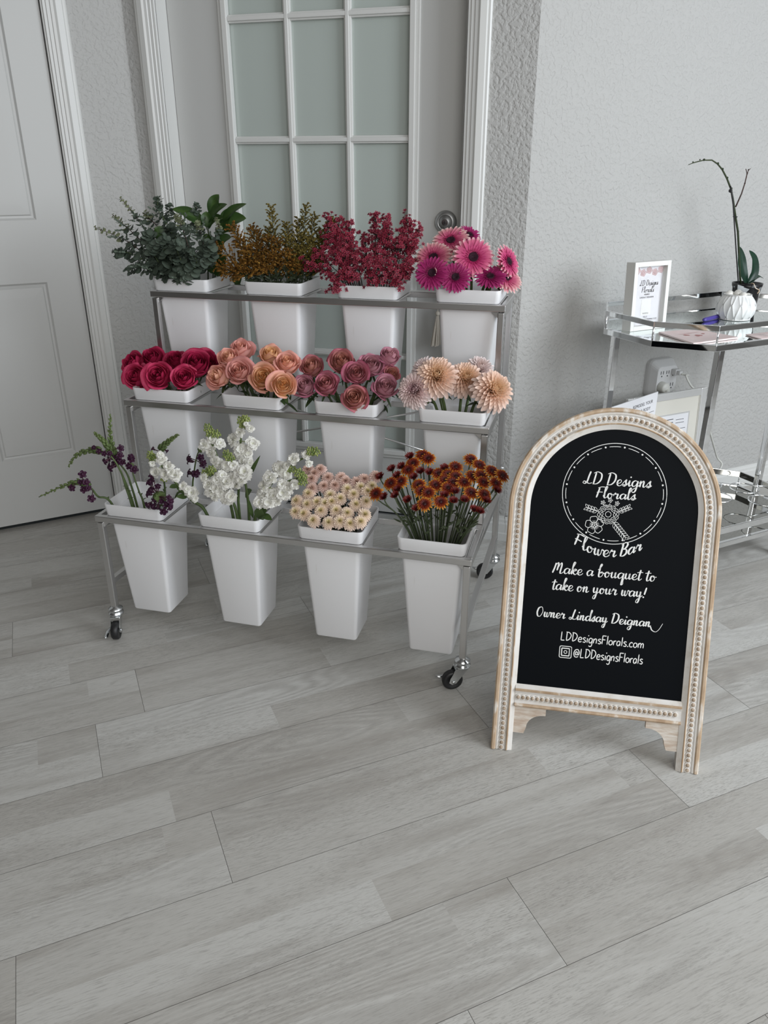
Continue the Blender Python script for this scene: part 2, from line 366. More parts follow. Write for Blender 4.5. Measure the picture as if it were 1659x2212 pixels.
# left door (door_2)
MLd = frame(ML @ V((0, .014, 0)), (-cos(THL), -sin(THL), 0), (-sin(THL), cos(THL), 0))
d2 = bpy.data.objects.new('door_2', None); COL.objects.link(d2); o_ = ML @ V((LD0, .014, .018)); d2['_o'] = tuple(o_); d2.location = o_; struct(d2)
mb = MB()
cols = [(.335, .572), (.662, .899)]; rows = [(.250, .826), (1.014, 1.62), (1.70, 1.93)]
xs = [LD0, cols[0][0], cols[0][1], cols[1][0], cols[1][1], LD1]; zs = [.018, rows[0][0], rows[0][1], rows[1][0], rows[1][1], rows[2][0], rows[2][1], DZ - .014]
for i in range(5):
    for j in range(7):
        x0_, x1_, z0_, z1_ = xs[i], xs[i + 1], zs[j], zs[j + 1]
        if i in (1, 3) and j in (1, 3, 5):
            # moulded panel: groove, sloped field
            st = [(0, 0), (.006, .006), (.012, .007), (.016, .003), (.045, -.001 + .003)]
            ring_ = []
            for q, dpt in st: ring_.append([(x0_ + q, dpt, z0_ + q), (x1_ - q, dpt, z0_ + q), (x1_ - q, dpt, z1_ - q), (x0_ + q, dpt, z1_ - q)])
            vv = [p for r in ring_ for p in r]; ff = [(4 * a + b, 4 * a + (b + 1) % 4, 4 * a + 4 + (b + 1) % 4, 4 * a + 4 + b) for a in range(len(st) - 1) for b in range(4)] + [tuple(range(4 * len(st) - 4, 4 * len(st)))]
            mb.add(vv, ff, 0, MLd)
        else:
            mb.add([(x0_, 0, z0_), (x1_, 0, z0_), (x1_, 0, z1_), (x0_, 0, z1_)], [(0, 1, 2, 3)], 0, MLd)
mb.add([(LD0, 0, .018), (LD1, 0, .018), (LD1, .035, .018), (LD0, .035, .018), (LD0, 0, DZ), (LD0, .035, DZ), (LD1, .035, DZ)], [(0, 1, 2, 3), (0, 4, 5, 3), (3, 2, 6, 5)], 0, MLd)
obj('slab', mb, M_door, d2)
mb = MB(); mb.box(LD0 - .003, LD1 + .003, .02, .11, 0.0005, .02, MLd); obj('bottom_gap_shade', mb, M_dark, d2)  # dark strip standing in for the unlit gap under the left door

# tassel on the door knob
tp = V((-.078, .028, .80)); tt = thing('tassel', 'cream yarn tassel hanging from the knob of the french door', 'tassel', tp - V((0, 0, .165)))
mb = MB(); mb.tube([tp + V((0, 0, .05)), tp + V((.002, 0, .02)), tp], .0012, 6); obj('cord', mb, M_dark, tt)
mb = MB(); mb.ball(tp - V((0, 0, .058)), .008, n=10); obj('knot', mb, M_tassel, tt, smooth=True)
mb = MB(); q0 = tp - V((0, 0, .062)); mb.tube([tp, q0], .0015, 6)
for i in range(46):
    a = random.uniform(0, 2 * pi); r = sqrt(random.random()); e1 = q0 + V((cos(a) * r * .017 - .004, sin(a) * r * .012, -.092 - random.random() * .008))
    mb.tube([q0 + V((cos(a) * .003, sin(a) * .003, 0)), q0.lerp(e1, .45) + V((cos(a) * .003, sin(a) * .002, 0)), e1], .0012, 5)
obj('fringe', mb, M_tassel, tt)

# ================================================================== FLOWER CART
KX, KY, KYAW, KW, KD, KT = -.764, -.8819, .0164, .967, .1943, .1997
TIER = [.3554, .6061, .8576]; YB = 2 * KD + KT
MK = frame((KX, KY, 0), (cos(KYAW), sin(KYAW), 0), (-sin(KYAW), cos(KYAW), 0))
MKi = MK.inverted()
def kpix(u, v, y):      # pixel -> cart-local point lying at local depth y
    n_ = MK.to_3x3() @ V((0, 1, 0)); return MKi @ hit(u, v, MK @ V((0, y, 0)), n_)
cart = thing('flower_cart', 'three-tier brushed steel rolling cart holding twelve white flower buckets', 'cart', MK @ V((KW / 2, YB / 2, 0)))
BW = .162
BX = [[.024, .286, .545, .790], [.024, .279, .528, .793], [.007, .275, .531, .789]]
for k, z in enumerate(TIER):
    y = k * KD; h = .016; mb = MB()
    yb_ = y + KT
    mb.box(0, KW, y, y + .014, z - h, z, MK); mb.box(0, KW, yb_ - .030, yb_, z - h, z, MK)
    mb.box(0, .012, y + .014, yb_ - .03, z - h, z, MK); mb.box(KW - .012, KW, y + .014, yb_ - .03, z - h, z, MK)
    for bx in BX[k]:
        for xx in (bx + .001, bx + BW - .007):
            if .013 < xx < KW - .02: mb.box(xx, xx + .007, y + .014, yb_ - .03, z - .006, z - .0004, MK)
    obj('tray', mb, M_steel, cart, bevel=.0018)
s_ = .016
def leg(x, y, z0, z1, nm='leg'):
    mb = MB(); mb.box(x, x + s_, y, y + s_, z0, z1, MK); return obj(nm, mb, M_steel, cart, bevel=.0018)
XA, XB_ = .003, KW - .003 - s_
for x in (XA, XB_):
    leg(x, .002, .086, TIER[0] - .0185)
    leg(x, KD + .002, TIER[0], TIER[1] - .0185, 'upright')
    leg(x, 2 * KD + .002, TIER[1], TIER[2] - .0185, 'upright')
    leg(x, YB - s_ - .002, .086, TIER[2] - .0185)
    for zf, zb_, yf in ((TIER[0] - .026, .276, s_), (TIER[1] - .026, TIER[1] - .026, KD + s_), (TIER[2] - .026, TIER[2] - .026, 2 * KD + s_), (.163, .140, s_)):
        mb = MB(); mb.add([(x + .001, yf, zf - .008), (x + s_ - .001, yf, zf - .008), (x + s_ - .001, yf, zf + .007), (x + .001, yf, zf + .007),
                           (x + .001, YB - s_ - .002, zb_ - .008), (x + s_ - .001, YB - s_ - .002, zb_ - .008), (x + s_ - .001, YB - s_ - .002, zb_ + .007), (x + .001, YB - s_ - .002, zb_ + .007)],
                          [(0, 1, 2, 3), (4, 7, 6, 5), (0, 4, 5, 1), (1, 5, 6, 2), (2, 6, 7, 3), (3, 7, 4, 0)], 0, MK)
        obj('side_rail', mb, M_steel, cart)
    # joining plate with bolts on the back upright
    mb = MB(); mb.box(x + (s_ if x > .5 else -.002), x + (s_ + .002 if x > .5 else 0), YB - .045, YB - .003, .352, .378, MK); pl = obj('joint_plate', mb, M_steel, cart)
    for yy in (YB - .036, YB - .010):
        Mb = MK @ frame((x + (s_ + .002 if x > .5 else -.002), yy, .366), (0, 1, 0), (0, 0, 1), (1 if x > .5 else -1, 0, 0)); mb = MB(); mb.lathe([(.0001, 0), (.006, 0), (.0055, .003), (.0001, .0045)], Mb, 14); obj('bolt', mb, M_zinc, pl, smooth=True)
# gussets below the trays at the front legs
for k, z in enumerate(TIER):
    for x, sg in ((XA + s_, 1), (XB_, -1)):
        mb = MB(); a = [(x, z - .018), (x + sg * .016, z - .018), (x, z - .032)]
        mb.add([(p, k * KD + .008, q) for p, q in a] + [(p, k * KD + .012, q) for p, q in a], [(0, 1, 2), (3, 5, 4), (0, 3, 4, 1), (1, 4, 5, 2), (2, 5, 3, 0)], 0, MK); obj('gusset', mb, M_steel, cart)
# thin crossed bracing rods at the back
for a, b in (((XA + .01, .345), (KW - .02, .57)), ((XA + .01, .57), (KW - .02, .345))):
    mb = MB(); mb.tube([MK @ V((a[0], YB - .006, a[1])), MK @ V((b[0], YB - .006, b[1]))], .003, 8); obj('brace_rod', mb, M_steel, cart, smooth=True)
def caster(x, y, ang):
    c = MK @ V((x + s_ / 2, y + s_ / 2, 0)); Rz = Matrix.Translation(c) @ Matrix.Rotation(ang, 4, 'Z')
    mb = MB(); mb.lathe([(.0001, .060), (.017, .060), (.020, .064), (.020, .068), (.016, .071), (.016, .074), (.019, .077), (.019, .080), (.010, .084), (.007, .088), (.0001, .088)], Rz, 26)
    f = obj('caster', mb, M_zinc, cart, smooth=True)
    mb = MB()
    for s in (-1, 1):
        y_ = s * .012; P = [(-.012, .062), (.018, .062), (.031, .036), (.034, .024), (.026, .018), (.016, .022)]
        vv = [(p, y_ - .001, q) for p, q in P] + [(p, y_ + .001, q) for p, q in P]; n_ = len(P)
        mb.add(vv, [tuple(range(n_)), tuple(range(n_, 2 * n_))[::-1]] + [(i, n_ + i, n_ + (i + 1) % n_, (i + 1) % n_) for i in range(n_)], 0, Rz)
    mb.box(-.012, .020, -.012, .012, .058, .062, Rz); obj('fork', mb, M_zinc, f)
    Mw = Rz @ frame((.024, 0, .0255), (1, 0, 0), (0, 0, 1), (0, -1, 0)); mb = MB()
    mb.lathe([(.0001, -.008), (.015, -.008), (.017, -.0095), (.022, -.0095), (.0253, -.006), (.0253, .006), (.022, .0095), (.017, .0095), (.015, .008), (.0001, .008)], Mw, 32)
    obj('wheel', mb, M_rubber, f, smooth=True)
    mb = MB(); mb.tube([Rz @ V((.024, -.015, .0255)), Rz @ V((.024, .015, .0255))], .0045, 12); mb.tube([Rz @ V((.018, -.016, .03)), Rz @ V((.03, -.022, .022)), Rz @ V((.052, -.020, .022)), Rz @ V((.062, -.02, .026))], [.003, .005, .005, .002], 8); obj('brake_lever', mb, M_zinc, f, smooth=True)
caster(XA, .002, radians(-70)); caster(XB_, .002, radians(205)); caster(XB_, YB - s_ - .002, radians(190)); caster(XA, YB - s_ - .002, radians(-60))

# ------------------------------------------------------------------ buckets
BNAME = [['front left, holding purple snapdragons', 'front row second from left, holding white stock', 'front row third from left, holding pale pink button mums', 'front right, holding bronze daisies'],
         ['middle tier left, holding crimson roses', 'middle tier second from left, holding peach roses', 'middle tier third from left, holding mauve roses', 'middle tier right, holding large peach mums'],
         ['top tier left, holding eucalyptus', 'top tier second from left, holding golden solidago', 'top tier third from left, holding red waxflower', 'top tier right, holding pink gerberas']]
def rrect(w, r, n=4):
    P = []
    for cx, cy, a0 in ((w / 2 - r, w / 2 - r, 0), (-w / 2 + r, w / 2 - r, 90), (-w / 2 + r, -w / 2 + r, 180), (w / 2 - r, -w / 2 + r, 270)):
        for i in range(n + 1):
            a = radians(a0 + 90 * i / n); P.append((cx + r * cos(a), cy + r * sin(a)))
    return P
BC = {}
def bucket(k, i):
    z = TIER[k]; cx = BX[k][i] + BW / 2; cy = k * KD + .008 + BW / 2; yaw = (.01, -.012, .006, .0)[i]
    M = MK @ Matrix.Translation((cx, cy, z)) @ Matrix.Rotation(yaw, 4, 'Z'); BC[(k, i)] = M
    t = thing('flower_bucket', 'white square tapered plastic bucket, ' + BNAME[k][i], 'bucket', M @ V((0, 0, -.284)), 'flower buckets on the cart')
    def shell(levels):
        mb = MB(); n_ = None
        for w_, r_, z_ in levels:
            P = rrect(w_, r_); n_ = len(P); mb.v += [M @ V((a, b, z_)) for a, b in P]; mb.t += [0] * n_
        for a in range(len(levels) - 1):
            mb.f += [[a * n_ + b, a * n_ + (b + 1) % n_, (a + 1) * n_ + (b + 1) % n_, (a + 1) * n_ + b] for b in range(n_)]
        return mb, n_
    # rim band with its inner wall, then the tapered body outside and inside
    lv = [(.146, .011, 0.0008), (.156, .012, .0008), (.158, .012, .003), (BW + .001, .012, .031), (BW, .012, .0325), (.1575, .012, .0325), (.1545, .012, .004), (.140, .011, .002), (.137, .011, -.004), (.104, .008, -.279)]
    mb, n_ = shell(lv); mb.f.append([len(mb.v) - n_ + q for q in range(n_)])
    obj('rim', mb, M_plastic, t, smooth=False)
    lv = [(.147, .011, -.0005), (.144, .011, -.012), (.1085, .008, -.281), (.105, .007, -.284)]
    mb, n_ = shell(lv); mb.f.append([len(mb.v) - n_ + q for q in range(n_)][::-1]); obj('body', mb, M_plastic, t)
    return t
for k in range(3):
    for i in range(4): bucket(k, i)
for o in bpy.data.objects:
    if o.name.split('.')[0] in ('rim', 'body') and o.parent and o.parent.name.startswith('flower_bucket'):
        o.data.shade_smooth(); e = o.modifiers.new('edges', 'EDGE_SPLIT'); e.split_angle = radians(38)


# ================================================================== FLOWERS
def smooth3f(p, n=5):
    p = [V(q) for q in p]
    if len(p) < 3: return [p[0].lerp(p[-1], i / 5) for i in range(6)]
    q = [p[0] * 2 - p[1]] + p + [p[-1] * 2 - p[-2]]; o = []
    for i in range(1, len(q) - 2):
        for k in range(n):
            t = k / n; o.append(.5 * ((2 * q[i]) + (q[i + 1] - q[i - 1]) * t + (2 * q[i - 1] - 5 * q[i] + 4 * q[i + 1] - q[i + 2]) * t * t + (3 * q[i] - q[i - 1] - 3 * q[i + 1] + q[i + 2]) * t ** 3))
    o.append(p[-1]); return o
def kp(u, v, k, dy):    # point seen at pixel (u,v) inside row k's bucket, dy behind the tray's front edge
    return MK @ kpix(u, v, k * KD + dy)
def facing(c, d, roll=0.0):
    z = V(d).normalized(); x = z.orthogonal().normalized(); y = z.cross(x); M = frame(c, x, y, z); return M @ Matrix.Rotation(roll, 4, 'Z')
TOCAM = -F_
def look(ax, az):       # direction for a head: mostly toward the camera, turned ax to the right and az up
    return (TOCAM * 1.0 + R_ * ax + V((0, 0, 1)) * az).normalized()
def base_pt(k, i, fx=.5, fy=.5, z=-.22):
    M = BC[(k, i)]; return M @ V(((fx - .5) * .085, (fy - .5) * .085, z))
def rim_pt(k, i, c, z=.028):     # where the stem leaves the bucket, heading to c
    M = BC[(k, i)]; q = M.inverted() @ V(c); lim = .066
    x = max(-lim, min(lim, q.x * .62)); y = max(-lim, min(lim, q.y * .62)); return M @ V((x, y, z))
def clampP(k, i, P):
    B_ = BC[(k, i)].inverted(); q = B_ @ P[0]
    if abs(q.x) > .066 or abs(q.y) > .066 or q.z < .008:
        l2 = .064; P = [BC[(k, i)] @ V((max(-l2, min(l2, q.x)), max(-l2, min(l2, q.y)), .024))] + P[1:]
    return P
def stemline(k, i, c, tail=None):
    rp = rim_pt(k, i, c); b = base_pt(k, i, random.random(), random.random()); M = BC[(k, i)]; q = M.inverted() @ rp; b = M @ V((-q.x * .55, -q.y * .55, -.24))
    return [b, rp] + (tail or []) + [V(c)]

# ---- petals
def petal(mb, M, az, r0, z0, e0, e1, L_, W_, cup=.2, nL=5, nW=4, t0=0.0, t1=1.0, tip=.6, wob=0.0, rag=0.0):
    """sheet growing from radius r0; elevation e0 at its base and e1 at its tip"""
    r, z = r0, z0; rows = []
    for i in range(nL + 1):
        t = 1 - (1 - i / nL) ** 1.45; tn = 1 - (1 - min(1, (i + 1) / nL)) ** 1.45; w_ = W_ / 2 * (max(.0, sin(pi * (.12 + .82 * t ** tip))) ** .6 if i < nL else .22)
        rows.append((r, z, w_, e0 + (e1 - e0) * t)); e = e0 + (e1 - e0) * (t + tn) / 2; r += cos(e) * L_ * (tn - t); z += sin(e) * L_ * (tn - t)
    ca, sa = cos(az), sin(az); vs_ = []; ts = []
    ph = random.uniform(0, 6.3)
    for i, (r, z, w_, e) in enumerate(rows):
        t = 1 - (1 - i / nL) ** 1.45
        for j in range(nW + 1):
            s = 2 * j / nW - 1; c_ = cup * w_ * s * s; o2 = (wob * sin(ph + s * 3 + t * 4) if wob else 0) + c_
            rr2 = r - sin(e) * o2 - rag * (s * s) * (t == 1) * L_; zz = z + cos(e) * o2; yy = s * w_
            vs_.append((ca * rr2 - sa * yy, sa * rr2 + ca * yy, zz)); ts.append(t0 + (t1 - t0) * t)
    mb.add(vs_, [(i * (nW + 1) + j, i * (nW + 1) + j + 1, (i + 1) * (nW + 1) + j + 1, (i + 1) * (nW + 1) + j) for i in range(nL) for j in range(nW)], ts, M)

def rose_head(mb, M, R_o, rnd_, openness=1.0):
    """spiral of wrapped petals; R_o = outer radius"""
    H_ = R_o * 1.55; Npet = 20
    for i in range(Npet):
        f = (i / (Npet - 1)); rb = R_o * (.06 + (.66 + .08 * openness) * f ** .80); phi0 = i * 2.4 + rnd_.uniform(-.2, .2)
        half = 2.4 - 1.25 * f ** .6; outer = max(0, f - .74) / .26
        h = H_ * (1.0 - .05 * f - .20 * outer * rnd_.uniform(.6, 1.5)); flare = R_o * .22 * outer * openness * rnd_.uniform(.5, 1.5); roll_ = R_o * (.015 + .085 * f) * (.7 + .3 * openness); nU, nT = 9, 9
        ph1, ph2 = rnd_.uniform(0, 6.3), rnd_.uniform(0, 6.3); vs_ = []; ts = []
        for a in range(nT + 1):
            t = a / nT
            for b in range(nU + 1):
                s = 2 * b / nU - 1; wd = sin(pi * min(1, .16 + .62 * t)); phi = phi0 + s * half * (.5 + .5 * wd)
                top = h * (1 - .27 * abs(s) ** 1.35 - .035 * sin(ph1 + 4 * s) - .02 * sin(ph2 + 9 * s))
                g_ = sin(min(1, t * 1.5) * pi / 2) * (1 - (.34 * (1 - f) ** .8 + .05) * max(0, t - .5) / .5)
                cu = max(0, t - .80) / .20
                r = rb * (.22 + .78 * g_) * (1 + .08 * s * (1 - .5 * f)) + flare * t ** 3 + roll_ * cu ** 1.5 * (.9 + .5 * sin(ph2 + 3 * s)) + .012 * R_o * sin(ph1 + 6 * s) * t
                zz = top * (t ** .92) - roll_ * 1.0 * cu ** 2.5 * (1.0 + .6 * sin(ph2 + 4 * s)); r += R_o * .018 * abs(s) * (i % 2)
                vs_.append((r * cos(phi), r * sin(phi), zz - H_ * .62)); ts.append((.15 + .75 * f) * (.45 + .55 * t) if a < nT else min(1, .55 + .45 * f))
        mb.add(vs_, [(a * (nU + 1) + b, a * (nU + 1) + b + 1, (a + 1) * (nU + 1) + b + 1, (a + 1) * (nU + 1) + b) for a in range(nT) for b in range(nU)], ts, M)
    mb.lathe([(.0001, -H_ * .66), (R_o * .20, -H_ * .64), (R_o * .45, -H_ * .52), (R_o * .62, -H_ * .34), (R_o * .5, -H_ * .12)], M, 14, .45)
def leaf_shape(mb, p, d, up, L_, W_, fold=.15, droop=.0, n=6, t0=.2):
    d = V(d).normalized(); s_ = d.cross(V(up)).normalized(); nn = s_.cross(d)
    o = len(mb.v)
    for i in range(n + 1):
        t = i / n; c_ = V(p) + d * (L_ * t) - V((0, 0, 1)) * droop * L_ * t * t; w_ = W_ / 2 * sin(pi * min(1, t ** .8 * .97 + .02)) ** .8
        if i == n: w_ = .0002
        for s in (-1, 0, 1): mb.v.append(c_ + s_ * w_ * s + nn * abs(s) * w_ * fold); mb.t.append(t0 + .5 * t + (.2 if s == 0 else 0))
    for i in range(n):
        for k in range(2): a = o + i * 3 + k; mb.f.append([a, a + 1, a + 4, a + 3])

M_rose = {
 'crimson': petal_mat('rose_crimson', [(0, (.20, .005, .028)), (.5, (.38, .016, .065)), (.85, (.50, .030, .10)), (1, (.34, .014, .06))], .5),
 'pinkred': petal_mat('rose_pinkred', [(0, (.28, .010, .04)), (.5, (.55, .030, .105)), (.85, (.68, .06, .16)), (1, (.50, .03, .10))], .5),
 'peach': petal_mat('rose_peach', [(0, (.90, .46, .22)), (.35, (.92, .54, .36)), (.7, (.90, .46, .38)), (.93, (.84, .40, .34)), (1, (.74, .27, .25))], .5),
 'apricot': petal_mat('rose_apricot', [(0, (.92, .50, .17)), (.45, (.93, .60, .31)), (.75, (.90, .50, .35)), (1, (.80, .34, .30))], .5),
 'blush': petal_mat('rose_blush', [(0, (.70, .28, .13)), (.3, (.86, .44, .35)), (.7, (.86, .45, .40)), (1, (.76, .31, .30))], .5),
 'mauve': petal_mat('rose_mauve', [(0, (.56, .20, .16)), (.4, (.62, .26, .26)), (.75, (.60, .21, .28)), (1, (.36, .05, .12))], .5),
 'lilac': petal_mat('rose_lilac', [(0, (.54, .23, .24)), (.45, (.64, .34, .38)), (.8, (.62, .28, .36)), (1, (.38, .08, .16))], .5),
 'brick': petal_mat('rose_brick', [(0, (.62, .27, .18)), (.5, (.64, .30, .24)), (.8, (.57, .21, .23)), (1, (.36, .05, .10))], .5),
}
def rose(k, i, u, v, dy, dia, ax, az, m, label, grp, leaves=2, openness=1.0, droopy=()):
    c = kp(u, v, k, dy); R_o = dia * (1.0, 1.0, 1.12, 1.2)[1 + i] / 2 * (c - CAMV).dot(F_) / FPX; d = look(ax, az); rn = random.Random(int(u * 7 + v)); M = facing(c, d, rn.uniform(0, 6))
    neck = c - d * R_o * .95; sl = stemline(k, i, neck - d * .02 - V((0, 0, .012)))
    t = thing('rose', label, 'rose', sl[0], grp)
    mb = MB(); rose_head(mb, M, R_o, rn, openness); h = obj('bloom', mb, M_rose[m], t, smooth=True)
    mb = MB(); mb.tube(smooth3f(sl + [neck + d * .004]), .0030, 8); obj('stem', mb, M_stem, t, smooth=True)
    mb = MB()
    for q in range(5):
        a = q * 2 * pi / 5 + rn.random(); s = M.to_3x3() @ V((cos(a), sin(a), rn.uniform(-.9, -.2))); leaf_shape(mb, neck + s * .003, s, d, R_o * rn.uniform(.7, 1.0), .006, .2, .1)
    obj('sepals', mb, M_leaf, t, smooth=True)
    if leaves:
        mb = MB(); base = sl[1].lerp(neck, .5)
        for q in range(leaves):
            a = rn.uniform(0, 6.3); s = V((cos(a), sin(a) * .8 - .35, rn.uniform(-.5, .3))); p1 = base + s.normalized() * .018 + V((0, 0, -.01 * q)); mb.tube([base, p1], .0009, 5)
            leaf_shape(mb, p1, s, (0, 0, 1), rn.uniform(.026, .040), .014, .2, .3)
        for (lu, lv) in droopy:
            e = kp(lu, lv, k, max(-.012, dy - .03)); p0 = neck; leaf_shape(mb, p0, e - p0, d, (e - p0).length, .013, .2, 0)
        obj('leaf', mb, M_leaf, t, smooth=True)
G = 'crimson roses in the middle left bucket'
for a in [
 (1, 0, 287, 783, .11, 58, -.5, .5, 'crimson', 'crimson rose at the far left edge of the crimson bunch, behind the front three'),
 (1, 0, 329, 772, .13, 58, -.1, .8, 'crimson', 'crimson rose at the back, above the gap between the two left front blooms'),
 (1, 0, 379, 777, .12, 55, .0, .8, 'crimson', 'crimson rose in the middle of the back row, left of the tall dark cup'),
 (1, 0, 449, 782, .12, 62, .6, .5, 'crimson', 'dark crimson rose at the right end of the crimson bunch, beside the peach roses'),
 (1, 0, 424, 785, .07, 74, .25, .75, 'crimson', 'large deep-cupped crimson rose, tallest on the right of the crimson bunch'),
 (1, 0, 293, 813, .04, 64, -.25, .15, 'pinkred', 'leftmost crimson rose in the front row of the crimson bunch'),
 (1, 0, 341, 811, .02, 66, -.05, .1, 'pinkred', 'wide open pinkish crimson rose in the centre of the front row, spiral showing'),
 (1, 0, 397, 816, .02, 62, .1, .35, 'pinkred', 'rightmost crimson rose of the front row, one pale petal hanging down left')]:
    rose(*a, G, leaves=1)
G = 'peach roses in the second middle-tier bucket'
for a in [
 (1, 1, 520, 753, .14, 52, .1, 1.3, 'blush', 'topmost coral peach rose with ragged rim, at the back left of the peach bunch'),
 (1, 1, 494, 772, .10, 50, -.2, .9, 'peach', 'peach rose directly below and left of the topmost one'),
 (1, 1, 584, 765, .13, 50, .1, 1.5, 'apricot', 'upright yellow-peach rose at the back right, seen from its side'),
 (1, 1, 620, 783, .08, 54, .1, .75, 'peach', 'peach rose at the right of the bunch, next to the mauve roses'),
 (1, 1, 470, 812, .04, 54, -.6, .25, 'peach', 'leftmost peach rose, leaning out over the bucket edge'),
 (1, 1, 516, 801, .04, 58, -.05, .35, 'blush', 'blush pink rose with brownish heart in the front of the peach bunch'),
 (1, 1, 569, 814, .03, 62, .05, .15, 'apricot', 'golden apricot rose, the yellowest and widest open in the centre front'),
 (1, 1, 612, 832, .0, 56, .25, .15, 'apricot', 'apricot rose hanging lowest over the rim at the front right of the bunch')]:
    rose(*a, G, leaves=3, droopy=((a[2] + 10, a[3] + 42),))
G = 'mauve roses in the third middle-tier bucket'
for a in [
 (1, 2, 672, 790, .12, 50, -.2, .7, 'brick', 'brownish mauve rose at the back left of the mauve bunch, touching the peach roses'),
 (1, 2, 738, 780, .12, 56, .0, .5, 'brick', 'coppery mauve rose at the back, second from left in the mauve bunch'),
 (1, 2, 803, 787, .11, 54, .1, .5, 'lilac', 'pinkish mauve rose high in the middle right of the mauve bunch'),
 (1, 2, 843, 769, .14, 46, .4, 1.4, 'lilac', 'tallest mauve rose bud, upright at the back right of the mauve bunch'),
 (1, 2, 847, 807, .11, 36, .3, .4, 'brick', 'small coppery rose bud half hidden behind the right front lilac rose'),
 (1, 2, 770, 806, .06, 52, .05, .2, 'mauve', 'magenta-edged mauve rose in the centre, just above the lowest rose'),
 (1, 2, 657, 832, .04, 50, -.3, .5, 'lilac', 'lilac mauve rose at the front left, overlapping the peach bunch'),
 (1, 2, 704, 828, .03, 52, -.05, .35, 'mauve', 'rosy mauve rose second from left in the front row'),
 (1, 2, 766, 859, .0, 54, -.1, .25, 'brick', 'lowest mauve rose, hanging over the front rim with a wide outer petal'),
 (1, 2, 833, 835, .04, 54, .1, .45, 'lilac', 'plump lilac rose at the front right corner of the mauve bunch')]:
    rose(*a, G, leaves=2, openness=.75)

# ---- gerberas
def gerb_mat(n_, st): return petal_mat(n_, st, .5, .10, .2)
M_gp = gerb_mat('gerbera_pink', [(0, (.22, .008, .05)), (.25, (.42, .02, .11)), (.55, (.56, .06, .19)), (.85, (.68, .15, .27)), (.97, (.80, .52, .52)), (1, (.82, .62, .60))])
M_gpale = gerb_mat('gerbera_pale_pink', [(0, (.22, .01, .05)), (.25, (.46, .04, .13)), (.6, (.62, .14, .24)), (.85, (.74, .33, .36)), (1, (.84, .68, .62))])
M_gm = gerb_mat('gerbera_magenta', [(0, (.12, .003, .035)), (.35, (.26, .008, .085)), (.75, (.34, .018, .125)), (1, (.44, .05, .19))])
M_gd = petal_mat('gerbera_heart', [(0, (.008, .003, .006)), (.5, (.05, .004, .02)), (1, (.18, .01, .06))], .8, .3, 0)
def gerbera(u, v, dy, dia, ax, az, m, label, stamens=False):
    k, i = 2, 3; c = kp(u, v, k, dy); R_o = dia / 2 * (c - CAMV).dot(F_) / FPX; d = look(ax, az); rn = random.Random(int(u * 3 + v)); M = facing(c, d, rn.uniform(0, 6))
    sl = stemline(k, i, c - d * .03 - V((0, 0, .008))); t = thing('gerbera', label, 'gerbera', sl[0], 'gerberas in the top right bucket')
    mb = MB()
    for lay, (n_, ln, e0, e1, z0) in enumerate(((26, 1.0, .10, -.10, 0), (24, .92, .24, -.02, .0022))):
        for q in range(n_): petal(mb, M, 2 * pi * q / n_ + lay * .12 + rn.uniform(-.05, .05), R_o * .16, z0, e0 + rn.uniform(-.07, .07), e1 + rn.uniform(-.18, .12), R_o * .86 * ln * rn.uniform(.93, 1.04), R_o * .25, .35, 5, 2, .15, 1.0, .55)
    for q in range(34): petal(mb, M, 2 * pi * q / 34 + rn.uniform(-.05, .05), R_o * .14, .004, .5, .1, R_o * rn.uniform(.20, .30), R_o * .07, .2, 3, 2, .0, .35)
    obj('petals', mb, m, t, smooth=True)
    mb = MB(); mb.lathe([(R_o * .30, -.004), (R_o * .29, .004), (R_o * .2, .0075), (R_o * .08, .006), (.0001, .005)], M, 20, .2)
    for q in range(90):
        rr_q = sqrt(rn.random()); a = rn.uniform(0, 6.3); p = V((cos(a) * rr_q * R_o * .29, sin(a) * rr_q * R_o * .29, .004)); mb.tube([M @ p, M @ (p + V((cos(a) * .0012, sin(a) * .0012, .0035 + .002 * (rr_q > .7))))], [.0006, .0003], 4, t=.15 + .75 * (rr_q > .72))
    obj('disc', mb, M_gd, t)
    if stamens:
        mb = MB()
        for q in range(12): a = rn.uniform(-.9, .9); p = V((cos(a) * R_o * .22, sin(a) * R_o * .22, .006)); mb.tube([M @ p, M @ (p + V((cos(a) * .003, sin(a) * .003, .006)))], .0008, 5)
        obj('pollen_tips', mb, M_gpale, t)
    mb = MB(); mb.tube(smooth3f(sl + [c - d * .004]), .0034, 8); mb.lathe([(.0034, -.016), (.008, -.009), (.010, -.003), (.006, -.001)], M, 12, .5); obj('stem', mb, M_stem, t, smooth=True)
for a in [
 (974, 522, .12, 84, -.25, .75, M_gpale, 'large pale-tipped pink gerbera at the top left of the gerberas, facing upward'),
 (1013, 510, .15, 56, .5, .9, M_gm, 'magenta gerbera mostly hidden at the very back, behind the large centre bloom'),
 (1096, 566, .08, 76, 1.1, .25, M_gp, 'bright pink gerbera at the right, turned sideways toward the grey wall'),
 (937, 558, .07, 84, -.35, .55, M_gpale, 'pale-tipped pink gerbera at the far left, above the left magenta one'),
 (1092, 602, .06, 76, .45, .6, M_gpale, 'salmon pink gerbera at the lower right corner, under the magenta one'),
 (1022, 557, .05, 92, .0, .1, M_gp, 'largest pink gerbera in the centre, facing the camera with dark heart'),
 (1059, 600, .03, 72, -.1, .95, M_gm, 'magenta gerbera tilted upward at the lower right of the centre bloom'),
 (984, 600, .01, 70, -.1, .1, M_gm, 'magenta gerbera in front, lowest, hanging over the bucket rim')]:
    gerbera(*a)
gerbera(934, 591, .01, 76, -.25, .1, M_gm, 'magenta gerbera at the front left with pale pollen tips at its heart', True)

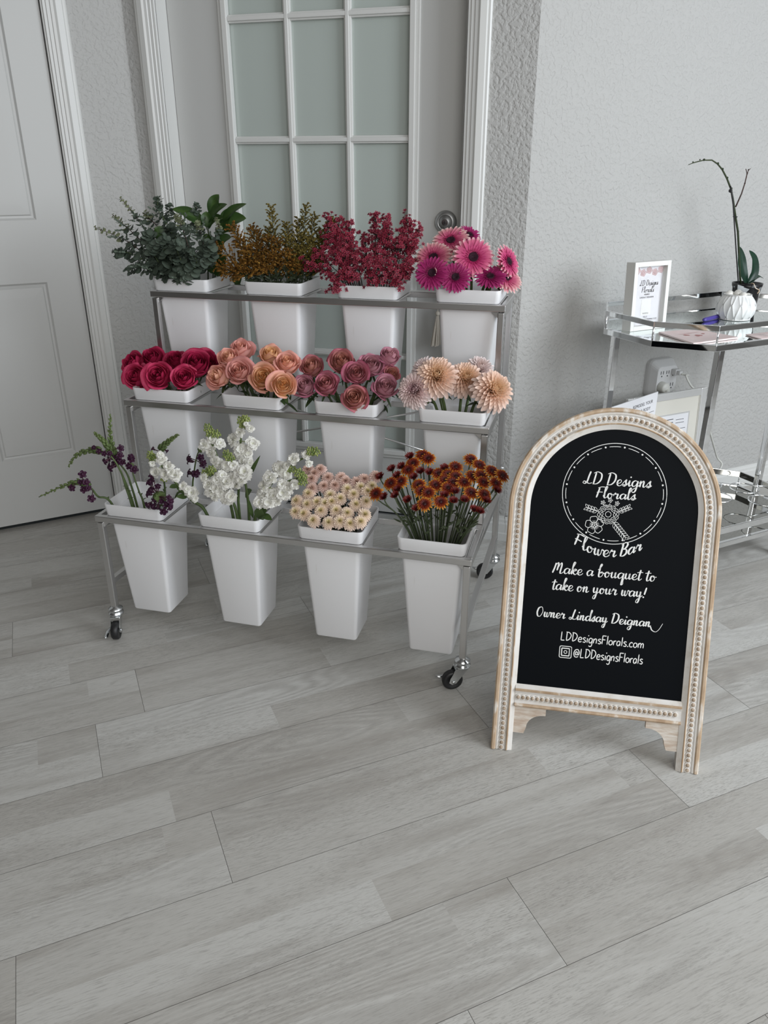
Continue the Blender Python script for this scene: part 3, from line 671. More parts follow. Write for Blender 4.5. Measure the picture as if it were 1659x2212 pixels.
# ---- large mums
def mum_mat(n_, st): return petal_mat(n_, st, .5, .06, .25)
M_mp = mum_mat('mum_peach', [(0, (.88, .56, .26)), (.3, (.93, .68, .44)), (.55, (.94, .70, .56)), (1, (.93, .76, .70))])
M_ml = mum_mat('mum_lilac', [(0, (.36, .16, .24)), (.22, (.66, .42, .46)), (.45, (.85, .67, .65)), (1, (.92, .81, .78))])
M_mw = mum_mat('mum_blush', [(0, (.78, .58, .50)), (.5, (.88, .76, .74)), (1, (.93, .86, .85))])
def mum(u, v, dy, dia, ax, az, m, label):
    k, i = 1, 3; c = kp(u, v, k, dy); R_o = dia / 2 * (c - CAMV).dot(F_) / FPX; d = look(ax, az); rn = random.Random(int(u * 5 + v)); M = facing(c, d, rn.uniform(0, 6))
    sl = stemline(k, i, c - d * .045 - V((0, 0, .012))); t = thing('chrysanthemum', label, 'chrysanthemum', sl[0], 'large mums in the middle right bucket')
    mb = MB(); n_ = 190
    for q in range(n_):
        f = (q / n_); az_ = q * 2.39996; el = 1.50 - 1.80 * f ** .95; ln = R_o * (.36 + .56 * f ** .7) * rn.uniform(.9, 1.08)
        petal(mb, M, az_, R_o * .08 * f ** .5 + R_o * .05, -R_o * .10 * f, el + rn.uniform(-.06, .06), el + (.75 - 1.05 * f if f < .85 else -.55) * rn.uniform(.7, 1.2), ln, R_o * (.17 + .13 * f), 1.1, 6, 2, .0 + .55 * f, .22 + .78 * f, .75)
    obj('petals', mb, m, t, smooth=True)
    mb = MB(); mb.tube(smooth3f(sl + [c - d * R_o * .1]), .0036, 8)
    for q in (.55, .7): p = sl[1].lerp(sl[2], q); mb.ball(p, .0048, n=8)
    obj('stem', mb, M_stem, t, smooth=True)
    mb = MB(); p = sl[1].lerp(sl[2], .6); a = rn.uniform(0, 6.3)
    leaf_shape(mb, p, (cos(a), -abs(sin(a)) * .5, .15), (0, 0, 1), .034, .018, .25, .4); leaf_shape(mb, p, (-cos(a), .2, -.1), (0, 0, 1), .026, .014, .25, .4); obj('leaf', mb, M_leaf, t, smooth=True)
for a in [
 (918, 798, .13, 66, -.5, .6, M_mw, 'pale blush mum at the back left, half hidden by the tall peach mum'),
 (1036, 797, .15, 70, .2, .9, M_mw, 'whitish pink mum at the very back, between the two right peach mums'),
 (1006, 818, .08, 86, .05, .45, M_mp, 'peach mum in the middle of the large mums, between the two biggest'),
 (897, 843, .02, 84, -.45, .15, M_ml, 'pale pink mum with purplish heart at the left of the large mums'),
 (944, 813, .04, 98, -.05, .35, M_mp, 'tallest peach mum, left of centre, facing the camera'),
 (1066, 843, .03, 98, .5, .3, M_mp, 'large peach mum at the right, leaning outward over the cart corner')]:
    mum(*a)

# ---- button mums (pale) and bronze daisies
M_btn = petal_mat('button_mum', [(0, (.78, .68, .16)), (.22, (.88, .80, .42)), (.45, (.90, .76, .58)), (1, (.88, .69, .61))], .55, .1, .2)
M_btnp = petal_mat('button_mum_pink', [(0, (.76, .54, .40)), (.4, (.82, .60, .51)), (1, (.86, .66, .61))], .55, .1, .2)
M_bz = petal_mat('bronze_daisy', [(0, (.030, .005, .005)), (.40, (.11, .008, .006)), (.60, (.30, .045, .008)), (.76, (.60, .22, .022)), (1, (.80, .42, .09))], .5, .15, .12)
M_bzr = petal_mat('bronze_daisy_red', [(0, (.03, .004, .006)), (.5, (.13, .010, .010)), (1, (.24, .022, .012))], .5, .15, .1)
def rank_labels(heads, what, where, place):
    """names each head by its tier (height in the bunch) and its order from the left"""
    H_ = sorted(heads, key=lambda h: h[1]); n_ = len(H_); out_ = {}; per = 9; tiers = [H_[a:a + per] for a in range(0, n_, per)]
    ON = ['leftmost', 'second from left', 'third from left', 'fourth from left', 'fifth from left', 'fourth from right', 'third from right', 'second from right', 'rightmost']
    TN = place[:len(tiers)] if len(tiers) <= len(place) else place + ['lowest'] * 9
    for ti, tr in enumerate(tiers):
        tr = sorted(tr, key=lambda h: h[0]); L_ = len(tr)
        for q, h in enumerate(tr):
            nm = ON[q] if q < L_ - 1 - q or q == (L_ - 1) / 2 else (ON[8 - (L_ - 1 - q)]) if L_ > 1 else 'only one'
            if L_ > 9: nm = ON[q] if q < 5 else ON[8 - (L_ - 1 - q)]
            out_[h] = what + ', ' + nm + ' in the ' + TN[ti] + ' layer of ' + where
    return out_
def small_head(mb, M, R_o, rn, kind):
    if kind == 'btn':
        for q in range(110):
            f = q / 110; el = 1.5 - 2.0 * f ** .8; petal(mb, M, q * 2.39996, R_o * .12 * f, -R_o * .1 * f, el, el + .35 - .7 * f, R_o * (.34 + .60 * f) * rn.uniform(.86, 1.1), R_o * (.20 + .12 * f), .8, 3, 2, f * .7, .25 + .75 * f, .8)
    else:
        up = .55 if kind == 'bud' else 0
        for lay, (n_, ln, e) in enumerate(((17, 1.0, .02), (16, .82, .22), (12, .52, .5))):
            for q in range(n_): petal(mb, M, 2 * pi * q / n_ + lay * .2 + rn.uniform(-.08, .08), R_o * .12, lay * .0006, e + up + rn.uniform(-.1, .1), e + up * 1.5 - .35 + rn.uniform(-.1, .1), R_o * .9 * ln * rn.uniform(.92, 1.05), R_o * .27, .4, 3, 2, .15, 1.0 - .22 * lay, .6)
        mb.lathe([(R_o * .26, -.001), (R_o * .24, .0024), (R_o * .1, .0036), (.0001, .0033)], M, 10, .02)
def small_flower(k, i, u, v, dy, dia, d, m, kind, nm, cat, label, grp, sm, rs=.0017):
    c = kp(u, v, k, dy); R_o = dia / 2 * (c - CAMV).dot(F_) / FPX; rn = random.Random(int(u * 5 + v * 3)); M = facing(c, d, rn.uniform(0, 6)); sl = stemline(k, i, c - d * .012 - V((0, 0, .010)))
    t = thing(nm, label, cat, sl[0], grp); mb = MB(); small_head(mb, M, R_o, rn, kind); obj('petals', mb, m, t, smooth=True)
    mb = MB(); mb.tube(smooth3f(sl + [c - d * .001]), rs, 6); mb.lathe([(rs, -.006), (R_o * .26, -.003), (R_o * .3, -.0008)], M, 8, .5)
    for q in range(2):
        p = sl[1].lerp(sl[2], rn.uniform(.0, .6)); a = rn.uniform(0, 6.3); leaf_shape(mb, p, (cos(a), sin(a), .8), (0, -1, 0), rn.uniform(.014, .028), .0055, .2, .1, 4, .0)
    obj('stem', mb, sm, t, smooth=True)
def pale(): 
    pts = [(235, 600), (225, 740), (375, 645), (430, 440), (390, 505), (380, 195), (540, 195), (465, 245), (640, 300), (590, 410), (730, 400), (810, 300), (670, 525), (500, 615), (605, 630), (550, 725), (450, 850), (650, 875), (745, 720), (890, 450), (970, 515), (1000, 645), (1060, 425), (1205, 410), (1110, 320), (1260, 280), (1010, 355), (1130, 610), (890, 755), (925, 890), (1060, 865), (1115, 775), (795, 860), (330, 765), (430, 315), (865, 345), (1150, 475), (800, 570), (690, 610)]
    hs = [(600 + x / 5.925, 980 + y / 5.925) for x, y in pts]; lb = rank_labels(hs, 'pale button mum', 'the pale button mum bunch', ['topmost', 'upper', 'middle', 'lower', 'lowest'])
    for (u, v) in hs:
        f = max(0, min(1, (v - 1005) / (1128 - 1005))); dy = .15 - .145 * f; xs_ = (u - 720) / 100
        yel = v > 1062 or (u > 745 and v > 1045)
        small_flower(0, 2, u, v, dy, 33 + 4 * f, look(xs_ * .55, .95 - .5 * f), M_btn if yel else M_btnp, 'btn', 'button_mum', 'chrysanthemum', lb[(u, v)], 'pale button mums in the front bucket', M_stemdark)
pale()
def bronze():
    pts = [(420, 135), (550, 115), (610, 150), (450, 200), (330, 240), (230, 265), (110, 345), (400, 270), (530, 290), (285, 335), (460, 350), (625, 300), (720, 310), (780, 255), (900, 240), (820, 320), (215, 410), (320, 390), (60, 520), (150, 560), (290, 480), (265, 545), (395, 590), (510, 430), (540, 490), (690, 430), (820, 460), (900, 340), (990, 400), (1075, 335), (790, 375), (870, 400), (1060, 160), (1150, 220), (1280, 280), (1390, 330), (1190, 400), (1320, 410), (1170, 330), (1060, 510), (1200, 530), (1330, 490), (570, 630), (740, 605), (490, 680), (875, 600), (990, 590), (890, 500), (780, 540), (610, 510), (1090, 690), (1150, 710), (1220, 600)]
    hs = [(800 + x / 4.88, 960 + y / 4.88) for x, y in pts]; lb = rank_labels(hs, 'bronze daisy', 'the bronze daisy bunch', ['topmost', 'second highest', 'upper middle', 'middle', 'lower', 'lowest'])
    reds = {(420, 135), (330, 240), (230, 265), (110, 345), (530, 290), (285, 335), (460, 350), (625, 300), (780, 255), (150, 560), (290, 480), (265, 545), (395, 590), (875, 600), (990, 590), (890, 500), (780, 540), (1330, 490), (490, 680), (1090, 690), (1150, 710), (1220, 600)}
    for (x, y), (u, v) in zip(pts, hs):
        f = max(0, min(1, (y - 110) / 530)); dy = .155 - .14 * f; s = (u - 955) / 130; red = (x, y) in reds
        small_flower(0, 3, u, v, dy, 26 if red else 38, look(s * .7, 1.25 - .55 * f) if not red else look(s * 1.2, 1.6), M_bzr if red else M_bz, 'bud' if red else 'daisy', 'bronze_daisy', 'daisy', lb[(u, v)], 'bronze daisies in the front right bucket', M_stemgrey, .0016)
bronze()

# ---- snapdragons
M_snap = petal_mat('snapdragon_purple', [(0, (.10, .045, .06)), (.4, (.055, .012, .04)), (1, (.030, .004, .025))], .45, .2, .1)
M_snapbud = leaf_mat('snapdragon_bud', (.10, .15, .05), (.16, .21, .075))
def snapdragon(path, tipn, florets, label, k=0, i=0, dys=(.06, .05), base_in=True, budr=.0062):
    """path: pixels from the rim to the tip; the last tipn part of it is the green spike; florets: pixels of open flowers"""
    n_ = len(path); P = [kp(60 + x / 3.95, 880 + y / 3.95, k, dys[0] + (dys[1] - dys[0]) * q / (n_ - 1)) for q, (x, y) in enumerate(path)]; P = clampP(k, i, P)
    b = BC[(k, i)] @ V(((BC[(k, i)].inverted() @ P[0]).x * .5, (BC[(k, i)].inverted() @ P[0]).y * .5, -.16))
    t = thing('snapdragon', label, 'snapdragon', b, 'purple snapdragons in the front left bucket')
    pts = smooth3f([b] + P, 8); m = len(pts); rn = random.Random(int(path[0][0]))
    mb = MB(); mb.tube(pts, [.0033 - .0022 * q / m for q in range(m)], 8)
    for q in range(3):
        p = pts[10 + q * 3]; a = rn.uniform(0, 6.3); leaf_shape(mb, p, (cos(a), sin(a), .4), (0, 0, 1), .014, .005, .2, .2, 4)
    obj('stem', mb, M_stem, t, smooth=True)
    mb = MB(); s0 = int(m * (1 - tipn)); seg = pts[s0:]; L_ = len(seg); N_ = 34
    for q in range(N_):
        f = q / N_; x = f * (L_ - 1); p = seg[int(x)].lerp(seg[min(L_ - 1, int(x) + 1)], x - int(x)); T_ = (seg[min(L_ - 1, int(x) + 1)] - seg[max(0, int(x) - 1)]).normalized()
        a = q * 2.4; s1 = T_.orthogonal().normalized(); s2 = T_.cross(s1); o_d = s1 * cos(a) + s2 * sin(a); r = budr * (1.15 - .75 * f)
        Mq = facing(p + o_d * r * .75 + T_ * r * .3, (o_d * .55 + T_).normalized()); mb.lathe([(.0001, -r), (r * .62, -r * .5), (r * .72, 0), (r * .5, r * .8), (.0001, r * 1.5)], Mq, 7, .2 + .8 * f)
    obj('bud_spike', mb, M_snapbud, t, smooth=True)
    for (x, y, sz) in florets:
        c = kp(60 + x / 3.95, 880 + y / 3.95, k, dys[1] - .008); best = min(pts, key=lambda p: (p - c).length); mb = MB(); d = (c - best); d = d.normalized() if d.length > .004 else look(.2, .3); s = sz
        Mq = facing(c, (d + V((0, 0, .15)) + TOCAM * .35).normalized(), rn.uniform(0, 6)); mb.lathe([(s * .30, -s * .9), (s * .42, -s * .4), (s * .45, 0), (s * .62, s * .35)], Mq, 9, .15)
        for q in range(5): petal(mb, Mq, q * 2 * pi / 5, s * .40, s * .22, .9, -.9 + rn.uniform(-.4, .3), s * .85, s * .95, .3, 4, 3, .3, 1, .6, s * .07)
        mb.ball(Mq @ V((0, 0, s * .35)), s * .45, None, 8, .6)
        mb.tube([best, c - d * s * .7], .0012, 5, t=.0); obj('floret', mb, M_snap, t, smooth=True)
Sf = .0085
snapdragon([(995, 850), (950, 720), (900, 570), (880, 480)], .12, [(885, 450, Sf), (868, 500, Sf), (905, 530, Sf * 1.15), (880, 425, Sf * .9)], 'short dark snapdragon standing nearest the cart upright, no green tip', dys=(.05, .06), budr=.004)
snapdragon([(935, 848), (880, 660), (840, 555), (760, 440), (705, 260), (705, 55)], .36, [(790, 350, Sf), (785, 410, Sf), (735, 420, Sf), (770, 455, Sf * 1.1), (805, 470, Sf)], 'tallest snapdragon with a straight green bud spike pointing up', dys=(.06, .06))
snapdragon([(905, 842), (850, 680), (785, 530), (735, 420), (650, 290), (565, 215)], .32, [(745, 480, Sf), (700, 440, Sf * .8)], 'snapdragon whose green spike leans left just beside the tallest one', dys=(.05, .05))
snapdragon([(890, 840), (840, 690), (790, 540), (700, 410), (580, 365), (430, 400), (345, 505)], .34, [(665, 458, Sf), (712, 512, Sf * 1.15), (655, 395, Sf * .8), (610, 375, Sf * .8), (565, 345, Sf * .7), (700, 395, Sf * .8)], 'snapdragon arching left with its green tip drooping down over the door', dys=(.04, .03))
snapdragon([(650, 815), (600, 760), (540, 690), (440, 640), (300, 672), (95, 765)], .46, [(468, 575, Sf * 1.1), (500, 640, Sf), (480, 700, Sf), (545, 775, Sf * 1.1), (380, 685, Sf), (450, 640, Sf * .8), (520, 690, Sf * .8)], 'lowest snapdragon bending far left over the bucket corner', dys=(.015, -.03))
snapdragon([(1180, 850), (1170, 700), (1150, 520), (1120, 390), (1190, 300), (1285, 230)], .30, [(1070, 355, Sf * .7), (1185, 372, Sf * .6), (1180, 445, Sf * .7), (1155, 470, Sf * .7)], 'snapdragon with green spike leaning right, rising behind the leftmost white stock', dys=(.10, .14))
snapdragon([(1230, 890), (1180, 860), (1150, 790), (1110, 745), (1120, 760)], .10, [(1050, 640, Sf * 1.1), (1040, 650, Sf * .9), (1065, 590, Sf), (1110, 680, Sf * .9), (1055, 710, Sf * 1.1), (1035, 740, Sf), (1030, 830, Sf * 1.2), (1075, 840, Sf * 1.1), (1110, 850, Sf), (1180, 820, Sf * 1.1), (1210, 850, Sf), (1160, 885, Sf * 1.1), (1215, 800, Sf), (1140, 800, Sf * .8), (1085, 790, Sf), (1200, 770, Sf * .8)], 'snapdragon pointing at the camera, a cluster of dark florets at the bucket corner', dys=(.03, -.005), budr=.009)
snapdragon([(1400, 900), (1390, 760), (1410, 620), (1430, 480), (1455, 385), (1500, 345)], .14, [(1385, 455, Sf * 1.2), (1470, 425, Sf * 1.1), (1490, 480, Sf * 1.2), (1430, 560, Sf * 1.3), (1385, 560, Sf * 1.2), (1375, 430, Sf * .9)], 'dark snapdragon standing apart between the leftmost stock and the tall white stock', dys=(.12, .13), budr=.005)
SNAPL = None

# ---- white stock
M_stock = petal_mat('stock_white', [(0, (.50, .58, .28)), (.25, (.78, .78, .66)), (.6, (.84, .83, .78)), (1, (.86, .85, .80))], .55, .06, .25)
M_stockbud = leaf_mat('stock_bud', (.13, .19, .05), (.33, .38, .12))
def stock(path, buds, florets, label, dys=(.06, .06), leaves=()):
    k, i = 0, 1; f2 = lambda x, y, d: kp(320 + x / 4.1475, 880 + y / 4.1475, k, d); n_ = len(path)
    P = [f2(x, y, dys[0] + (dys[1] - dys[0]) * q / (n_ - 1)) for q, (x, y) in enumerate(path)]; P = clampP(k, i, P); Bi = BC[(k, i)]; q0 = Bi.inverted() @ P[0]; b = Bi @ V((q0.x * .5, q0.y * .5, -.16))
    t = thing('stock_stem', label, 'stock flower', b, 'white stock in the front bucket'); pts = smooth3f([b] + P, 8); rn = random.Random(int(path[0][0] + path[1][0]))
    mb = MB(); mb.tube(pts, [.0042 - .0022 * q / len(pts) for q in range(len(pts))], 8); obj('stem', mb, M_stem, t, smooth=True)
    mb = MB()
    for (x, y) in buds:
        c = f2(x, y, dys[1] - .004)
        for q in range(15):
            a = q * 2.4; r = .0028 * sqrt(q + .3); p = c + R_ * (cos(a) * r) + U_ * (sin(a) * r) + TOCAM * (.005 - r * .35); mb.ball(p, rn.uniform(.0022, .0034), None, 6, rn.random(), 1.3)
    if buds: obj('buds', mb, M_stockbud, t, smooth=True)
    for (x, y, s) in florets:
        c = f2(x, y, dys[1] - .010 + rn.uniform(-.006, .006)); R_o = s * .0142; best = min(pts, key=lambda p: (p - c).length); o_d = (c - best).normalized() if (c - best).length > .003 else V((0, 0, 0)); mb = MB()
        Mq = facing(c, (o_d * .5 + TOCAM + V((0, 0, .25)) + R_ * rn.uniform(-.4, .4)).normalized(), rn.uniform(0, 6))
        for lay, (m_, ln, e) in enumerate(((6, 1.0, .10), (6, .82, .50), (5, .55, .95))):
            for q in range(m_): petal(mb, Mq, 2 * pi * q / m_ + lay * .5 + rn.uniform(-.25, .25), .0004, lay * .0015, e + rn.uniform(-.25, .25), e - .6 + rn.uniform(-.5, .4), R_o * ln * rn.uniform(.9, 1.15), R_o * 1.0, .2, 4, 4, .15, 1, .5, R_o * .09, .15)
        mb.tube([best, c], .0011, 5, t=.0); obj('floret', mb, M_stock, t, smooth=True)
    if leaves:
        mb = MB()
        for (x0, y0, x1, y1, w_) in leaves: p0, p1 = f2(x0, y0, dys[0]), f2(x1, y1, dys[0] - .02); leaf_shape(mb, p0, p1 - p0, TOCAM + V((0, 0, .4)), (p1 - p0).length, w_, .25, .0, 8, .4)
        obj('leaf', mb, M_leafs, t, smooth=True)
M_leafs = leaf_mat('stock_leaf', (.045, .085, .025), (.10, .16, .05))
stock([(480, 955), (400, 840), (300, 740), (190, 600), (90, 480), (40, 420)], [(25, 430), (45, 470), (150, 630)], [(112, 425, .8), (120, 465, 1.0), (35, 505, .6), (62, 580, 1.25), (182, 530, 1.0), (150, 600, 1.05), (205, 585, .9), (245, 610, 1.3)], 'leftmost white stock, leaning far left over the snapdragon bucket', (.03, -.005), ((330, 760, 240, 690, .016), (260, 700, 190, 720, .014), (350, 800, 250, 800, .014)))
stock([(470, 950), (430, 850), (390, 770), (330, 700)], [], [(392, 765, 1.3), (312, 705, .9), (350, 735, .8), (420, 820, .7)], 'short white stock low beside the leftmost stem, near the bucket corner', (.03, .005))
stock([(762, 985), (720, 800), (660, 560), (610, 420), (565, 300), (540, 180)], [(538, 185), (555, 235), (610, 240)], [(570, 285, 1.0), (500, 330, 1.1), (540, 340, .8), (645, 325, 1.1), (565, 400, 1.25), (500, 375, .6), (600, 475, 1.0), (640, 510, 1.2)], 'white stock with olive-green bud tip, left of the two tall centre stems', (.05, .06))
stock([(820, 990), (810, 760), (825, 500), (830, 300), (850, 110)], [(835, 120), (875, 110), (855, 155)], [(822, 225, 1.0), (760, 290, 1.4), (912, 190, .8), (935, 322, 1.3), (875, 150, .5), (830, 380, 1.5), (885, 410, 1.4), (790, 430, 1.0), (870, 490, 1.5), (905, 500, 1.0)], 'tallest white stock in the centre, its green tip reaching the middle rail', (.07, .08), ((880, 660, 1005, 430, .012), (870, 790, 930, 740, .022)))
stock([(905, 995), (890, 800), (860, 640), (800, 530), (725, 450)], [(705, 420), (735, 450)], [(860, 580, 1.7), (760, 520, 1.1), (700, 520, 1.1), (810, 600, 1.2), (790, 680, 1.3), (740, 640, 1.3), (830, 650, 1.1)], 'white stock in front centre, green buds facing forward amid dense florets', (.04, .03))
stock([(800, 985), (740, 820), (660, 700), (590, 620), (545, 570)], [(545, 580), (570, 560), (515, 600)], [(500, 630, .9), (620, 650, 1.4), (700, 670, 1.4), (570, 740, 1.6), (540, 690, 1.1), (640, 760, 1.4), (700, 810, 1.5), (740, 800, 1.2), (610, 720, 1.2), (660, 610, 1.1), (600, 800, 1.0)], 'full white stock at the lower left of the centre cluster, green side tip', (.03, .015))
stock([(960, 1000), (1010, 880), (1100, 690), (1220, 560), (1340, 480), (1500, 410)], [(1500, 400), (1460, 395), (1285, 550)], [(1300, 465, 1.2), (1415, 425, .9), (1440, 505, .7), (1180, 550, 1.5), (1240, 590, 1.3), (1150, 530, .9), (1240, 520, .8)], 'upper right white stock stem, reaching out over the pale button mums', (.04, .03), ((940, 990, 890, 800, .010),))
stock([(985, 1000), (1030, 890), (1110, 760), (1220, 680), (1320, 640), (1390, 625)], [(1385, 620), (1385, 665), (1350, 590)], [(1090, 635, 1.4), (1040, 705, 1.3), (1030, 770, 1.2), (1120, 790, 1.5), (1000, 850, 1.3), (1080, 845, 1.4), (1200, 690, 1.1), (1210, 760, 1.5), (1250, 730, 1.2), (1310, 690, 1.0), (1150, 840, .9)], 'lower right white stock stem with heavy florets above the bucket edge', (.02, .0), ((1000, 1000, 1010, 890, .030), (1030, 960, 1110, 1010, .016), (980, 990, 1080, 880, .022)))

# ---- foliage in the top left bucket
def fol(k, x, y, ox, oy, sc_, d): return kp(ox + x / sc_, oy + y / sc_, k, d)
def euc(tips, label, tipcol, seed, dys, big=1.0):
    k, i = 2, 0; rn = random.Random(seed); P = [fol(k, x, y, 200, 400, 4.608, dys[0] + (dys[1] - dys[0]) * q / max(1, len(tips) - 1)) for q, (x, y) in enumerate(tips)]; P = clampP(k, i, P); Bi = BC[(k, i)]; q0 = Bi.inverted() @ P[0]; b = Bi @ V((q0.x * .5, q0.y * .5, -.16))
    t = thing('eucalyptus_branch', label, 'eucalyptus', b, 'eucalyptus branches in the top left bucket'); pts = smooth3f([b] + P, 10); m = len(pts); mb = MB(); mb.tube(pts, [.0020 - .0013 * q / m for q in range(m)], 6); obj('stem', mb, M_stembrown if tipcol else M_stem, t, smooth=True)
    mb = MB(); mt = MB(); q = 10; s = 0
    while q < m - 1:
        f = (q - 10) / (m - 10); p = pts[q]; T_ = (pts[q + 1] - pts[q - 1]).normalized(); s += 1; a = s * 1.57 + rn.uniform(-.4, .4); s1 = T_.orthogonal().normalized(); s2 = T_.cross(s1)
        for sg in (1, -1):
            d = (s1 * cos(a) + s2 * sin(a)) * sg + T_ * .5; r = big * (.0128 - .0072 * f) * rn.uniform(.8, 1.2)
            if f > .72 and tipcol: r *= .85
            nrm = (T_ * .6 + TOCAM * .5 + V((rn.uniform(-.6, .6), rn.uniform(-.6, .6), rn.uniform(-.3, .6)))).normalized(); c = p + d.normalized() * r * 1.25; Mq = facing(c, nrm); tgt = mt if (f > .68 and tipcol) else mb
            o = len(tgt.v); n8 = 9
            for j in range(n8): tgt.v.append(Mq @ V((r * cos(2 * pi * j / n8), r * .88 * sin(2 * pi * j / n8), r * .12 * cos(4 * pi * j / n8)))); tgt.t.append(rn.uniform(.25, .5) if j else .7)
            tgt.v.append(Mq @ V((0, 0, -r * .08))); tgt.t.append(.7 + rn.uniform(-.2, .2))
            for j in range(n8): tgt.f.append([o + j, o + (j + 1) % n8, o + n8])
        if rn.random() < .35 and f < .7:      # side twig of tiny leaves
            d = (s1 * cos(a + 1) + s2 * sin(a + 1) + T_ * .9).normalized(); e = p + d * rn.uniform(.02, .04); mb.tube([p, e], .0006, 4)
            for j in range(6):
                g_ = p.lerp(e, .3 + .7 * j / 5); leaf_shape(mb, g_, d + V((rn.uniform(-1, 1), rn.uniform(-1, 1), rn.uniform(-.3, .8))), TOCAM, .008, .0055, .1, 0, 3, .5)
        q += 1 if f > .6 else 2
    obj('leaves', mb, M_euc, t, smooth=True)
    if mt.v: obj('tip_leaves', mt, M_euctip, t, smooth=True)
E_ = [
 ([(800, 930), (600, 760), (420, 610), (250, 510), (10, 415)], 'eucalyptus branch reaching farthest left, thin tip over the wall', 1, (.05, .04), .9),
 ([(830, 920), (650, 640), (520, 430), (400, 270), (270, 120)], 'eucalyptus branch with fine olive tip rising highest at the left', 1, (.07, .08), .8),
 ([(800, 930), (620, 680), (450, 520), (330, 410), (195, 290)], 'eucalyptus branch ending left between the lowest and the highest left tips', 1, (.04, .05), 1.0),
 ([(780, 940), (640, 820), (480, 730), (340, 670), (215, 680)], 'eucalyptus branch at lower left, ending in two large round leaves', 0, (.02, .0), 1.25),
 ([(800, 945), (690, 880), (560, 840), (450, 820), (345, 860)], 'lowest eucalyptus branch hanging left beside the bucket rim', 0, (.01, -.01), 1.15),
 ([(850, 920), (740, 640), (650, 420), (560, 330), (530, 270)], 'eucalyptus branch with short olive tip before the door casing', 1, (.08, .10), .95),
 ([(870, 920), (800, 640), (730, 380), (650, 240), (655, 120)], 'upright eucalyptus branch topped by pale round leaves', 0, (.09, .10), 1.0),
 ([(880, 930), (850, 700), (800, 500), (760, 300), (770, 190)], 'eucalyptus branch rising before the dark big leaves', 0, (.10, .12), 1.05),
 ([(900, 940), (960, 700), (920, 500), (870, 380), (840, 290)], 'pale-budded eucalyptus branch in the middle of the bunch', 1, (.03, .01), .9),
 ([(950, 940), (1080, 720), (1100, 560), (1060, 440), (1040, 360)], 'olive-tipped eucalyptus branch right of centre', 1, (.04, .03), .9),
 ([(960, 940), (1040, 820), (1120, 740), (1180, 680), (1160, 560)], 'eucalyptus branch at the right with blue-green round leaves', 0, (.03, .01), 1.4),
 ([(900, 930), (950, 600), (990, 400), (1020, 260), (1045, 185)], 'eucalyptus branch with dark round leaves above the glossy big leaf', 0, (.12, .14), .9),
 ([(980, 930), (1160, 700), (1240, 520), (1260, 420), (1225, 320)], 'small-leaved eucalyptus branch before the big leaves at the right', 1, (.08, .06), .7),
 ([(850, 940), (840, 900), (870, 860), (905, 890), (920, 945)], 'short eucalyptus sprig drooping over the front rim', 0, (.01, -.006), .9),
 ([(860, 930), (740, 760), (640, 620), (570, 540), (560, 470)], 'eucalyptus branch inside the left half, tip facing forward', 0, (.03, .02), 1.35),
 ([(860, 930), (810, 800), (760, 680), (700, 620), (720, 520)], 'dense eucalyptus branch in the lower middle of the bunch', 0, (.02, .0), 1.3),
 ([(900, 930), (900, 800), (860, 700), (830, 600), (880, 600)], 'eucalyptus branch with pale oval leaves at the front centre', 0, (.01, -.005), 1.2),
 ([(930, 930), (1000, 850), (1040, 790), (1010, 700), (940, 640)], 'eucalyptus branch right of the front centre, low above the rim', 0, (.01, -.005), 1.1),
 ([(830, 930), (720, 850), (640, 740), (600, 660), (640, 590)], 'dark eucalyptus branch low in the left half of the bunch', 0, (.02, .0), 1.3),
 ([(900, 930), (860, 700), (840, 560), (780, 470), (740, 430)], 'eucalyptus branch crossing the middle, with overlapping grey-green leaves', 0, (.06, .05), 1.35)]
for q, (tp_, lb, tc_, dys, bg_) in enumerate(E_): euc(tp_, lb, tc_, 100 + q, dys, bg_)
def big_leaf_branch(stem, leaves, label, dys, i=0):
    k = 2; f2 = lambda x, y, d: fol(k, x, y, 200, 400, 4.608, d); P = [f2(x, y, dys[0] + (dys[1] - dys[0]) * q / (len(stem) - 1)) for q, (x, y) in enumerate(stem)]; P = clampP(k, i, P); Bi = BC[(k, i)]; q0 = Bi.inverted() @ P[0]; b = Bi @ V((q0.x * .5, q0.y * .5, -.16))
    t = thing('leaf_branch', label, 'foliage', b, 'big-leaved green branches in the top left bucket'); mb = MB(); mb.tube(smooth3f([b] + P), .0022, 6); obj('stem', mb, M_stemdark, t, smooth=True)
    for (x0, y0, x1, y1, w_, sd) in leaves:
        mb = MB(); p0, p1 = f2(x0, y0, dys[1]), f2(x1, y1, dys[1] + sd); mid = (p0 + p1) / 2 + V((0, 0, .006)); pts = smooth3f([p0, mid, p1], 6); n_ = len(pts)
        for q, p in enumerate(pts):
            f = q / (n_ - 1); T_ = (pts[min(q + 1, n_ - 1)] - pts[max(q - 1, 0)]).normalized(); S_ = T_.cross(TOCAM + V((0, 0, .5)) + R_ * .2).normalized(); Nn = S_.cross(T_); ww = w_ / 2 * (sin(pi * min(1, f ** .85 * .97 + .025)) ** .75) if q < n_ - 1 else .0003
            for s in (-1, -.5, 0, .5, 1): mb.v.append(p + S_ * ww * s + Nn * abs(s) * ww * .3 + Nn * ww * .06 * sin(8 * f + s * 2)); mb.t.append(.35 + .4 * f - .25 * abs(s) * (f < .9) + (.25 if s == 0 else 0))
        for a_ in range(n_ - 1):
            for c_ in range(4): a = a_ * 5 + c_; mb.f.append([a, a + 1, a + 6, a + 5])
        obj('leaf', mb, M_salal, t, smooth=True)
big_leaf_branch([(1150, 900), (1130, 650), (1100, 420)], [(1110, 370, 790, 235, .036, -.01), (1100, 400, 900, 300, .034, -.02), (1140, 420, 1130, 260, .03, .0)], 'big-leaved branch with a long dark leaf pointing left before the door casing', (.12, .13))
